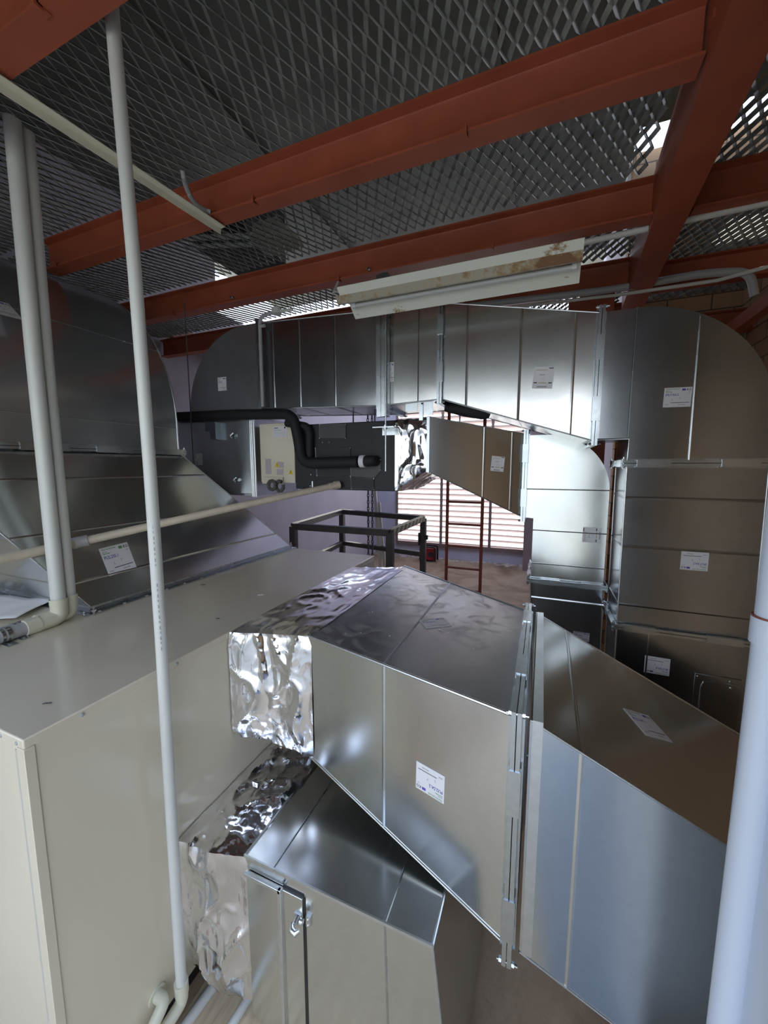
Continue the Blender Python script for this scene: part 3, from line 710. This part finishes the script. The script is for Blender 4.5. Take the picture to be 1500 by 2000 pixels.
flange(t, xr(-.625, .424, 1.0), (1, 0, 0), h=0.028, seed=11, sides=(0, 3), cl=0.12)
A, B = xr(-.615, .424, 1.0), xr(.238, .146, .821)
t = duct('offset_duct', 'galvanised duct dropping toward the right elbow, bright lower edge, barcode label', A, B, (0.18, 0.54, 0.87), GALV)
flange(t, xr(.250, .146, .821), (1, 0, 0), h=0.028, seed=12, sides=(0, 3), cl=0.13)
label_sticker(t, (1061, 738), (0, YU, 0), (0, -1, 0), (0, 0, 1), 'SA 02', 0.108, 0.118, style='bar', rot=radians(-5), lab='white label sticker with a barcode')
# right elbow
YD = 2.80
t = thing('elbow_duct', 'large galvanised elbow at right turning down, rounded outer corner', 'duct', (.6, 2.6, .02))
out = [(.262, .15), (.418, .15), (.418, .03), (1.01, .03), (1.01, .22)] + arc(.41, .22, .60, .60, 0, 90, 30) + [(.262, .822)]
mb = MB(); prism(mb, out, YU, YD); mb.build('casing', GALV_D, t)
mb = MB(); mb.tube([(x, YU, z) for x, z in out[4:]], 0.004, 8); mb.piece().tube([(x, YU-.003, z) for x, z in out[:3]], 0.005, 8)
mb.piece().tube([(.412, YU-.001, .82), (.412, YU-.001, .16)], 0.0045, 6); mb.piece().tube([(.684, YU-.001, .74), (.690, YU-.001, .035)], 0.0055, 6)
mb.build_each('seam', GALV_FL, t)
label_sticker(t, (1323, 776), (0, YU, 0), (0, -1, 0), (0, 0, 1), 'SPLIT.RA.2', 0.118, 0.098, rot=radians(-1))
A, B = rect_ring_z(.012, .418, 1.01, YU, YD), rect_ring_z(-.885, .425, 1.022, YU, YD)
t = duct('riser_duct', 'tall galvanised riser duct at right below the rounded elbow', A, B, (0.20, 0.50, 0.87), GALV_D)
flange(t, rect_ring_z(.018, .418, 1.01, YU, YD), (0, 0, 1), h=0.028, seed=13, sides=(0, 3), cl=0.15)
label_sticker(t, (1356, 1096), (0, YU, 0), (0, -1, 0), (0, 0, -1), 'SPLIT.RA.3', 0.118, 0.098, rot=radians(0), lab='white label sticker, upside down')
A, B = rect_ring_z(-.905, .425, 1.022, YU, YD), rect_ring_z(FZ+.02, .44, 1.03, YU, YD)
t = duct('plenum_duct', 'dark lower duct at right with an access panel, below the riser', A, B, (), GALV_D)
flange(t, rect_ring_z(-.895, .425, 1.022, YU, YD), (0, 0, 1), h=0.028, seed=14, sides=(0, 3), cl=0.15)
label_sticker(t, (1283, 1300), (0, YU, 0), (0, -1, 0), (0, 0, -1), 'SPLIT.RA.4', 0.118, 0.098)
mb = MB().box(.575, .583, YU-.006, YU, -1.9, -.92); mb.build('sheet_joint', GALV_FL, t)
ap = MB().box(.80, 1.0, YU-.008, YU-.001, -1.62, -1.10).build('access_panel', GALV_D, t, bevel=0.002)
mb = MB(); loop = [(.83, -1.6), (.83, -1.17), (.84, -1.14), (.87, -1.13), (.99, -1.13)]
mb.tube([(x, YU-.010, z) for x, z in loop], 0.003, 6).dome((.812, YU-.008, -1.115), (0, -1, 0), 0.006).dome((.95, YU-.008, -1.115), (0, -1, 0), 0.006).dome((.955, YU-.008, -1.15), (0, -1, 0), 0.008)
mb.build('panel_seal', GALV_FL, ap)

# ------------------------------------------------------------------ FAN COIL UNIT
t = thing('fan_coil_unit', 'black insulated fan coil unit hung under the high duct run', 'fan coil unit', (-1.4, 2.8, -.17))
MB().box(-1.77, -.95, 2.50, 3.25, -.17, .315).build('casing', BLKP, t, bevel=0.006)
q = MB().box(-2.10, -1.775, 2.50, 3.2, -.125, .335).build('control_box', CREAM, t, bevel=0.003, label='cream control box end of the black unit')
mb = MB(); c_ = hy((547, 842), 2.498)
mb = MB().box(-2.08, -1.88, 2.485, 2.50, -.135, -.08); mb.build('terminal_cover', CREAM, t, bevel=0.002)
label_sticker(t, (547, 843), (0, 2.499, 0), (0, -1, 0), (0, 0, 1), 'MODEL', 0.125, 0.085, style='plate', lab='white rating plate')
def patch(px, wd, ht, m, nm, par, y=2.499):
    c = hy(px, y); return MB().box(c.x-wd/2, c.x+wd/2, y-.001, y, c.z-ht/2, c.z+ht/2).build(nm, m, par, smooth=False)
patch((524, 911), 0.055, 0.12, PINKP, 'notice_sticker', t)
patch((548, 908), 0.055, 0.045, PINKP, 'notice_sticker', t); patch((547, 922), 0.06, 0.045, PINKP, 'notice_sticker', t)
for px in ((541, 908), (568, 922)):
    c = hy(px, 2.497); s_ = 0.022
    tri = MB(); a = tri.pts([(c.x-s_, 2.4975, c.z-s_*.8), (c.x+s_, 2.4975, c.z-s_*.8), (c.x, 2.4975, c.z+s_), (c.x-s_, 2.4985, c.z-s_*.8), (c.x+s_, 2.4985, c.z-s_*.8), (c.x, 2.4985, c.z+s_)])
    for f in ((0, 1, 2), (5, 4, 3), (0, 3, 4, 1), (1, 4, 5, 2), (2, 5, 3, 0)): tri.face([a+i for i in f])
    w_ = tri.build('warning_sign', INKY, t, smooth=False)
    k_ = MB(); k_.box(c.x-.002, c.x+.002, 2.4965, 2.4974, c.z-.004, c.z+.010).box(c.x-.002, c.x+.002, 2.4965, 2.4974, c.z-.011, c.z-.007); k_.build('warning_symbol', INKK, w_, smooth=False)
# access covers on the black casing
def cover(pts, m, nm):
    P = [hy(p, 2.499) for p in pts]; mb = MB(); n = len(P)
    a = mb.pts([(p.x, 2.492, p.z) for p in P]); b = mb.pts([(p.x, 2.4995, p.z) for p in P])
    mb.face([a+i for i in range(n)]); 
    for i in range(n): mb.face((a+i, b+i, b+(i+1) % n, a+(i+1) % n))
    o = mb.build(nm, m, t, smooth=False)
    e = MB(); e.tube([(p.x, 2.491, p.z) for p in P]+[(P[0].x, 2.491, P[0].z)], 0.0014, 6, cap=False)
    for p in P[:4]: e.dome((p.x, 2.491, p.z), (0, -1, 0), 0.005)
    e.build('cover_edge', GALV_SEAM, o)
cover([(625, 829), (676, 829), (676, 856), (625, 856)], GREYP, 'inspection_cover')
cover([(617, 875), (685, 875), (685, 930), (620, 929)], BLKP, 'inspection_cover')
cover([(686, 899), (744, 898), (744, 918), (731, 934), (686, 930)], GREYP, 'inspection_cover')
cover([(686, 932), (731, 935), (731, 956), (687, 954)], BLKP, 'inspection_cover')
mb = MB()
for px in ((606, 949), (607, 927), (605, 851), (604, 861), (630, 864), (643, 864), (754, 909), (606, 890)):
    c = hy(px, 2.498); mb.piece().dome(c, (0, -1, 0), 0.006)
c = hy((611, 945), 2.497); mb.piece().box(c.x-.005, c.x+.005, 2.49, 2.5, c.z-.03, c.z+.02)
mb.build_each('casing_screw', GALV_SEAM, t)
# insulated refrigerant pipe
t = thing('insulated_pipe', 'thick black insulated pipe bending down in front of the fan coil unit', 'pipe', (-2.2, 2.42, -.03))
def bend(pts, r, n=6):
    P = [Vector(p) for p in pts]; out = [P[0]]
    for i in range(1, len(P)-1):
        a, b, c = P[i-1], P[i], P[i+1]; d1 = (a-b).normalized(); d2 = (c-b).normalized(); rr_ = min(r, (a-b).length*.49, (c-b).length*.49)
        p0, p2 = b+d1*rr_, b+d2*rr_
        for k in range(n+1): s = k/n; out.append(p0*(1-s)**2+b*2*s*(1-s)+p2*s*s)
    out.append(P[-1]); return out
yq = 2.43
g = lambda px, y=yq: hy(px, y)
MB().tube(bend([g((330, 815)), g((450, 810)), g((572, 808)), g((583, 858)), g((590, 905)), g((700, 902))], 0.10, 8), 0.040, 16).build('main_pipe', BLK, t)
MB().tube(bend([g((560, 826), 2.47), g((605, 834), 2.47), g((604, 898), 2.47)], 0.06, 8), 0.030, 14).build('branch_pipe', BLK, t)
c = g((712, 901)); MB().tube([c-V(.03, 0, 0), c+V(.005, 0, 0)], 0.043, 16).build('white_tape', WHITE, t)
c2 = g((722, 900)); MB().tube(bend([c+V(.004, 0, 0), c2+V(0.01, 0, 0), c2+V(0.02, .075, 0)], 0.03), 0.037, 16).build('end_elbow', BLK, t)
# flexible grey conduits under the control box
t = MB()
for (a, b) in (((533, 945), (546, 952)), ((540, 940), (552, 958))):
    p, q = g(a, 2.45), g(b, 2.45)
pts = [g((534, 940), 2.46)+V((.035*cos(k*.7)), -.02, .035*sin(k*.7)-.03) for k in range(10)]
t.tube(pts, 0.014, 10)
pts = [g((546, 942), 2.46)+V((.035*cos(1+k*.7)), .0, .04*sin(1+k*.7)-.03) for k in range(9)]
t.tube(pts, 0.014, 10)
o = t.build('flexible_conduit', paint('conduit_grey', (0.10, 0.095, 0.085), 0.6)); tag(o, 'coiled grey flexible conduit hanging below the cream control box', 'conduit')
# return plenum left of the fan coil
t = thing('return_plenum', 'grey galvanised plenum box with two latches, left of the cream control box', 'duct', (-2.6, 2.8, -.23))
MB().box(-3.15, -2.17, 2.49, 3.1, -.235, .40).build('casing', GALV_L, t, bevel=0.002)
MB().box(-2.62, -2.17, 2.478, 2.49, -.22, .385).build('access_door', GALV_L, t, bevel=0.002)
MB().box(-2.30, -2.175, 2.470, 2.479, -.215, .375).build('door_panel', GALV_SEAM, t, bevel=0.002)
mb = MB()
for x in (-2.165, -2.150, -2.130): mb.piece().tube([(x, 2.47, -.24), (x, 2.47, .37)], 0.006, 8)
mb.build_each('frame_edge', GALV_SEAM, t)
for px in ((456, 851), (462, 937)):
    c = hy(px, 2.47); mb = MB().box(c.x-.03, c.x+.03, 2.462, 2.478, c.z-.012, c.z+.012); mb.tube([c+V(-.012, -.005, -.02), c+V(-.012, -.02, 0), c+V(.01, -.01, .02)], 0.008, 8).tube([c+V(.018, -.004, .01), c+V(.018, -.018, -.01)], 0.011, 10); mb.build('latch', GALV_FL, t)
mb = MB(); c = hy((417, 835), 2.46); mb.box(c.x-.07, c.x-.01, 2.44, 2.48, c.z-.03, .36).box(c.x+.0, c.x+.06, 2.42, 2.48, c.z-.10, .36); mb.build('pipe_bracket', galv('blue_grey_bracket', (0.25, 0.30, 0.33), (0.34, 0.40, 0.43), .35, .5), t)
label_sticker(t, (388, 897), (0, 2.489, 0), (0, -1, 0), (0, 0, 1), 'SPLIT.RA.6', 0.10, 0.085, rot=radians(92))

# ------------------------------------------------------------------ SMALL SUPPLY RUN
foil_sleeve('foil_connector', 'small wrinkled foil connector on the right side of the black fan coil unit',
            [V(-.948, 2.50, .315), V(-.948, 3.2, .315), V(-.948, 3.2, -.165), V(-.948, 2.50, -.165)],
            [V(-.722, 2.50, .325), V(-.722, 3.2, .325), V(-.722, 3.2, -.03), V(-.722, 2.50, -.03)], FOIL, 0.018, 17, 0.02, 40, 24, 0.006)
A = [V(-.712, 2.50, .325), V(-.712, 3.2, .325), V(-.712, 3.2, -.03), V(-.712, 2.50, -.03)]
B = [V(-.118, 2.80, .218), V(-.118, 3.3, .218), V(-.118, 3.3, -.345), V(-.118, 2.80, -.345)]
t = duct('reducer_duct', 'tapered galvanised duct between small foil connector and small elbow', A, B, (0.57, 0.86), GALV)
flange(t, B, (1, 0, 0), h=0.028, seed=21, sides=(0, 3), cl=0.12)
fm = MB(); frame(fm, [p-V(.003, 0, 0) for p in A], (1, 0, 0), 0.02, 0.006); fm.build('collar', GALV_SEAM, t)
n_ = (A[3]-A[0]).cross(B[0]-A[0])
label_sticker(t, (972, 906), A[0], n_, (0, 0, 1), 'SA 01', 0.09, 0.10, style='bar', rot=radians(-5))
t = thing('elbow_duct', 'small bright galvanised elbow turning down beside the tall riser', 'duct', (.15, 3.0, -.78))
out = [(-.106, -.345), (-.05, -.35), (-.05, -.775), (.392, -.775), (.392, -.16)] + arc(.02, -.16, .372, .37, 0, 90, 24) + [(-.106, .21)]
mb = MB(); prism(mb, out, 2.80, 3.3); mb.build('casing', GALV, t)
mb = MB(); mb.tube([(x, 2.80, z) for x, z in out[4:]], 0.003, 8)
for z in (-.15, -.43, -.66): mb.piece().tube([(-.05 if z < -.3 else -.1, 2.799, z), (.392, 2.799, z)], 0.004, 6)
mb.build_each('seam', GALV_SEAM, t)
flange(t, rect_ring_z(-.78, -.05, .392, 2.80, 3.3), (0, 0, 1), h=0.024, seed=23, sides=(0, 3), cl=0.12)
label_sticker(t, (1156, 1045), (0, 2.80, 0), (0, -1, 0), (0, 0, 1), 'SA 03', 0.10, 0.108, style='bar', rot=radians(90))
A, B = rect_ring_z(-.79, -.05, .392, 2.80, 3.3), rect_ring_z(-1.75, .0, .42, 2.84, 3.3)
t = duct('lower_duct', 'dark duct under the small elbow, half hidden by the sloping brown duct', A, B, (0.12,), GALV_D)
label_sticker(t, (1135, 1243), (0, 2.81, 0), (0, -1, 0), (0, 0, 1), 'SA 04', 0.10, 0.06)

# black lagged lump under the run and dark slab lining
o = MB().tube([V(-.63, 2.62, .40), V(-.50, 2.62, .375), V(-.38, 2.62, .345), V(-.34, 2.63, .33)], [0.03, 0.045, 0.04, 0.02], 12).build('lagging_bundle', BLK); tag(o, 'black bundle of pipe lagging under the high duct run, right of the strut', 'pipe lagging')
o = MB().hexa([(-.02, 2.95, .16), (.36, 2.95, .08), (.36, 3.3, .08), (-.02, 3.3, .16), (-.02, 2.95, .24), (.36, 2.95, .14), (.36, 3.3, .14), (-.02, 3.3, .24)])
# hanger strut, bracket and threaded rods
t = thing('strut_hanger', 'galvanised strut and threaded rod hanging in front of the high run', 'hanger', (-1.0, 2.42, 0))
MB().box(-1.045, -1.015, 2.405, 2.445, .33, 1.22).box(-1.01, -.965, 2.40, 2.445, .33, 1.22).box(-.997, -.978, 2.395, 2.402, .33, 1.22).build('strut_channel', GALV_FL, t)
MB().tube([(-.972, 2.385, 1.18), (-.972, 2.385, -.03)], 0.0055, 8).build('threaded_rod', GALV_SEAM, t)
MB().box(-1.06, -.91, 2.37, 2.50, .255, .262).box(-1.04, -.92, 2.492, 2.5, .215, .255).build('bracket', GALV_FL, t)
MB().disc((-.972, 2.385, .262), (0, 0, 1), .012, .01, 6).disc((-.972, 2.385, .245), (0, 0, 1), .012, .01, 6).build('nut', GALV_SEAM, t)
t = thing('strut_bracket', 'short galvanised bracket plates under the high run beside the foil', 'hanger', (-.75, 2.48, .33))
MB().box(-.86, -.78, 2.46, 2.464, .36, .42).piece().box(-.765, -.74, 2.455, 2.47, .30, .44).piece().box(-.735, -.675, 2.46, 2.464, .33, .42).build_each('plate', GALV_FL, t)
p = hy((824, 788), 2.45); MB().dome(p, (0, -1, 0), .006).build('bolt', BLKPL, t)
for (px0, px1, y, r, lab) in (((362, 625), (380, 908), 2.3, .004, 'thin steel hanger rod crossing in front of the left elbow and plenum'),):
    a, b = hy(px0, y), hy(px1, y); o = MB().tube([(a.x, y, 1.25), (a.x, y, b.z)], r, 8).build('hanger_rod', DKSTEEL); tag(o, lab, 'hanger rod')
for (x, lab) in ((-1.52, 'thin rod left of three behind the top of the fan coil unit'), (-1.32, 'middle rod behind the top of the fan coil unit')):
    o = MB().tube([(x, 3.0, .31), (x, 3.0, 1.25)], .006, 8).build('hanger_rod', DKSTEEL); tag(o, lab, 'hanger rod')
o = MB().tube([V(-.62, 3.05, .35), V(-.62, 3.05, 1.25)], .006, 8).build('hanger_rod', GALV_FL); tag(o, 'hanger rod just right of the flange, behind the foil top', 'hanger rod')
# electrical pipe at left end of run with junction box
t = thing('conduit_drop', 'grey conduit dropping down the left elbow joint from a round junction box', 'conduit', (-1.95, 2.40, .45))
MB().tube(bend([V(-1.86, 2.41, 1.11), V(-1.985, 2.41, 1.10), V(-1.985, 2.41, .45)], .07), 0.013, 12).build('conduit', PVC_G, t)
MB().disc((-1.83, 2.41, 1.095), (0, 0, 1), .035, .04, 18).tube([(-1.80, 2.41, 1.11), (-1.70, 2.42, 1.11)], .011, 10).build('junction_box', PVC, t)
MB().tube([(-1.985, 2.41, 1.03), (-1.94, 2.41, 1.03)], .012, 10).build('pipe_clip', PVC_G, t)

# ------------------------------------------------------------------ PIPES
# central white conduit
t = thing('upright_pipe', 'slim white plastic pipe standing full height in front of the cream cabinet', 'pipe', (-1.24, .9, FZ))
MB().tube([(-1.246, .90, -2.07), (-1.234, .90, -1.3), (-1.222, .90, -.6), (-1.218, .9, 0), (-1.224, .9, .6), (-1.250, .9, 1.6)], 0.0195, 20).build('pipe', PVC, t)
MB().tube([(-1.247, .90, -2.04), (-1.247, .90, -2.09)], .026, 20).tube(bend([V(-1.247, .90, -2.08), V(-1.247, .90, -2.13), V(-1.247, .78, -2.145)], .05), .023, 18).build('elbow_fitting', PVC_B, t)
pr = MB(); q0 = V(-1.2195+.0145, .9-.0139, 0)
for k in range(26):
    pr.cur = 4; z = -.10-k*.019-(.05 if k > 12 else 0); q = V(-1.2205+.0140, .8855, z); b_ = pr.pts([q, q+V(.0022, .0025, 0), q+V(.0022, .0025, -.008-.004*(k % 2)), q+V(0, 0, -.008-.004*(k % 2))]); pr.face((b_, b_+1, b_+2, b_+3))
pr.build('print', INKS, t, smooth=False)
# twin pipes at left
for (x, y, lab) in ((-2.135, 1.060, 'nearer pipe of the white twin pipes on the cabinet, with cream elbow'), (-2.160, 1.118, 'pipe behind its twin at left, rising from the cream cabinet')):
    t = thing('twin_pipe', lab, 'pipe', (x, y, ZT), 'twin white pipes at left')
    MB().tube([(x, y, -.66), (x+.004, y, .5), (x+.02, y, 1.44)], .030, 20).build('pipe', PVC, t)
    MB().tube([(x, y, -.63), (x, y, -.655), (x, y, -.665)], [.036, .036, .034], 20, cap=False).tube(bend([V(x, y, -.65), V(x, y, -.722), V(x+.005, y-.10, -.722)], .06), .035, 20).tube([(x+.005, y-.09, -.722), (x+.008, y-.145, -.722)], .037, 20).build('elbow_fitting', PVC_B, t)
    MB().tube([(x+.008, y-.13, -.722), (x+.05, .2, -.724)], .030, 20).build('horizontal_run', PVC_G, t)
    mb = MB()
    mb.tube([(x+.012, y-.20, -.722), (x+.013, y-.215, -.722)], .0335, 18).tube([(x+.013, y-.225, -.722), (x+.014, y-.235, -.722)], .0335, 18)
    mb.box(x+.03, x+.085, y-.235, y-.20, ZT, ZT+.004).disc((x+.06, y-.218, ZT+.004), (0, 0, 1), .007, .004, 8); mb.build('saddle_clip', GALV_FL, t)
# buff drain pipe crossing
t = thing('drain_pipe', 'long buff plastic pipe crossing from the fan coil unit to the left edge', 'pipe', (-1.9, 1.6, -.4))
E_ = V(-1.391, 2.45, -.134); K1 = hx((150, 1060), -2.24); K0 = hx((-60, 1106), -2.25)
MB().tube([E_, lerp(E_, K1, .5)+V(0, 0, .004), K1], .0225, 16, cap=True).tube([K1, K0], .0235, 16).build('pipe', BUFF, t)
dK = (E_-K1).normalized(); MB().tube([K1-dK*.02, K1+dK*.05], .030, 16).build('clear_coupling', PVC_G, t)
MB().tube([E_-dK*.05, E_-dK*.01], .026, 14).tube([E_-dK*.005, E_+dK*.03], .030, 12).build('end_fitting', BUFF, t)
# right pale pipe
t = thing('upright_pipe', 'thick pale bluish-white pipe at the right edge with a collar', 'pipe', (.45, .98, FZ))
MB().tube([(.452, 1.01, FZ), (.452, 1.01, 1.2)], .0305, 24).build('pipe', PALE, t)
MB().tube([(.452, 1.01, -.365), (.452, 1.01, -.31)], .0355, 24).build('collar', PALE, t)
MB().tube([(.452, 1.01, -.3095), (.452, 1.01, -.3065)], .0345, 24).build('rust_ring', RUSTR, t)
# floor pipes bottom left
t = thing('wall_outlet_elbow', 'cream pipe elbow leaving the cabinet side near the floor, bottom edge', 'pipe', (-1.27, .80, FZ))
MB().tube(bend([V(XA, .84, -2.05), V(-1.262, .84, -2.05), V(-1.262, .74, -2.12)], .04), .022, 16).tube([(XA-.004, .84, -2.05), (XA+.006, .84, -2.05)], .034, 18).build('elbow_fitting', PVC_B, t)
o = MB().tube([V(-1.28, .70, -2.277), V(-1.215, 1.35, -2.277)], .021, 16).build('floor_pipe', PVC); tag(o, 'white pipe lying on the floor along the cabinet, going under the foil', 'pipe')
o = MB().tube([V(-1.10, .80, -2.28), V(-1.07, 1.15, -2.28)], .0175, 16).build('floor_pipe', PVC); tag(o, 'white pipe on the floor poking from under the low foil connector', 'pipe')
# cream loose angle under beams
p0, p1 = V(-1.700, .60, 1.235), V(-1.615, 1.68, 1.235)
t = thing('steel_angle', 'loose cream painted steel angle hanging below the beams at upper left', 'steel angle', (-1.66, 1.2, 1.2))
d = (p1-p0).normalized(); r = V(d.y, -d.x, 0)
mb = MB(); mb.obox((p0+p1)/2+r*.016, d, r, V(0, 0, 1), (p1-p0).length/2, .018, .0015); mb.obox((p0+p1)/2-V(0, 0, .014), d, r, V(0, 0, 1), (p1-p0).length/2, .0015, .015)
mb.build('angle', PVC_B, t)
# corrugated flexible conduit
P = bend([hy((356, 332), 1.47), hy((362, 362), 1.50), hy((376, 392), 1.55), hy((395, 410), 1.58), hy((418, 416), 1.61)], .12, 16)
Q = []; Rr = []
for i in range(len(P)-1):
    for k in range(2): Q.append(lerp(P[i], P[i+1], k/2)); Rr.append(.0125 if (len(Q) % 2) else .0105)
o = MB().tube(Q, Rr, 12).build('corrugated_conduit', PVC_G); tag(o, 'grey corrugated conduit looping down onto the long red beam', 'conduit')
# pale conduit beyond the cross beam
o = MB().tube([(.12, 2.54, 1.232), (1.47, 2.54, 1.262)], .016, 10).build('pale_conduit', PVC); tag(o, 'pale straight conduit under the beam passing behind the large cross beam', 'conduit')
P = bend([hy((900, 600), 3.22), hy((1200, 565), 3.22), hy((1380, 533), 3.22), hy((1465, 530), 3.22), hy((1474, 578), 3.22)], .14, 8)
o = MB().tube(P, .024, 14).build('bent_conduit', PVC_G); tag(o, 'thick grey conduit bending down in front of the brick corner at upper right', 'conduit')
o = MB().tube([hy((900, 612), 3.16), hy((1200, 577), 3.16), hy((1400, 548), 3.16), hy((1560, 505), 3.16)], .011, 10).build('thin_conduit', PVC); tag(o, 'thin pale conduit running below the thick bent conduit at upper right', 'conduit')

# ------------------------------------------------------------------ RAILING, LADDER, CHAIN, BOX
t = thing('guard_railing', 'dark grey steel guard railing standing behind the cream cabinet, one rail taped', 'railing', (-2.4, 5.0, FZ))
c4 = [V(-3.10, 4.30, -.80), V(-1.70, 4.32, -.80), V(-1.70, 5.74, -.80), V(-3.32, 6.07, -.80)]
for i, p in enumerate(c4): MB().box(p.x-.043, p.x+.043, p.y-.043, p.y+.043, FZ, p.z).build('post', DKSTEEL, t, bevel=0.006)
for i in range(4):
    a, b = c4[i], c4[(i+1) % 4]
    if i == 1:
        MB().bar(a, b, .06, .06).build('rail', DKSTEEL, t); MB().bar(lerp(a, b, .03)+V(0, 0, .004), lerp(a, b, .97)+V(0, 0, .004), .075, .075).build('hazard_tape', TAPEY, t, label='yellow and black taped rail')
    else: MB().bar(a, b, .085, .085).build('rail', DKSTEEL, t, bevel=.01)
    if i in (2, 3): MB().bar(a-V(0, 0, .57), b-V(0, 0, .57), .075, .075).build('mid_rail', DKSTEEL, t, bevel=.008)
MB().box(-1.76, -1.74, 5.66, 5.70, -1.22, -1.02).box(-1.66, -1.61, 5.66, 5.70, -1.12, -1.05).build('gate_catch', BLKPL, t)
t = thing('ladder', 'rust-red steel access ladder standing before the louvre window', 'ladder', (-.96, 5.2, FZ))
for x in (-1.20, -.73): MB().tube([(x, 5.2, FZ), (x, 5.2, 1.44)], .022, 10).build('stile', RUSTR, t)
for k in range(12):
    z = FZ+.30+k*.305
    if z < 1.4: MB().tube([(-1.20, 5.2, z), (-.73, 5.2, z)], .016, 8).build('rung', RUSTR, t)
t = thing('chain_hoist_chain', 'dark hanging steel chain behind the railing', 'chain', (-2.47, 5.43, -2.0))
for q_ in (-.035, .035):
    mb = MB(); k = 0; z = -1.95
    while z < 1.3:
        r0 = .024; P = [V(-2.47+q_+(r0*cos(a)*.6 if k % 2 else 0), 5.43+(0 if k % 2 else r0*cos(a)*.6), z+.034*sin(a)) for a in [2*pi*j/8 for j in range(9)]]
        mb.tube(P, .007, 6, cap=False); z += .052; k += 1
    mb.build('chain_strand', DKSTEEL, t)
MB().tube([(-2.47, 5.43, -1.96), (-2.47, 5.43, -2.1)], [.05, .03], 10).build('weight', DKSTEEL, t)
for (a, b, lab) in ((V(-2.63, 5.95, -.20), V(-2.44, 5.86, FZ), 'slim white board leaning behind the railing, left one'), (V(-2.56, 5.98, -.60), V(-2.36, 5.9, FZ), 'slim white board leaning behind the railing, right one')):
    o = MB().bar(a, b, .05, .03, (0, 1, 0)).build('leaning_board', PVC); tag(o, lab, 'board')
t = thing('jobsite_radio', 'red and black jobsite radio on the floor by the louvre window', 'radio', (-2.55, 9.0, FZ))
MB().box(-2.68, -2.35, 8.90, 9.10, FZ+.03, FZ+.33).build('body', REDPL, t, bevel=.03)
MB().tube(bend([V(-2.70, 8.88, FZ+.02), V(-2.70, 8.88, FZ+.37), V(-2.33, 8.88, FZ+.37), V(-2.33, 8.88, FZ+.02)], .06), .022, 10).tube(bend([V(-2.70, 9.12, FZ+.02), V(-2.70, 9.12, FZ+.37), V(-2.33, 9.12, FZ+.37), V(-2.33, 9.12, FZ+.02)], .06), .022, 10).build('guard_frame', BLKPL, t)
MB().disc((-2.44, 8.90, FZ+.18), (0, -1, 0), .07, .01, 18).disc((-2.60, 8.90, FZ+.18), (0, -1, 0), .05, .01, 18).build('speaker', BLKPL, t)
MB().tube([(-2.64, 9.0, FZ+.35), (-2.67, 9.0, FZ+.62)], .006, 6).build('antenna', BLKPL, t)
# foot block under lower duct area at the right: floor debris
o = MB().box(-.30, .0, 3.35, 3.43, FZ, 1.25).build('steel_column', RED); tag(o, 'red steel column behind the small elbow, mostly hidden', 'column')
o.location.x += .42
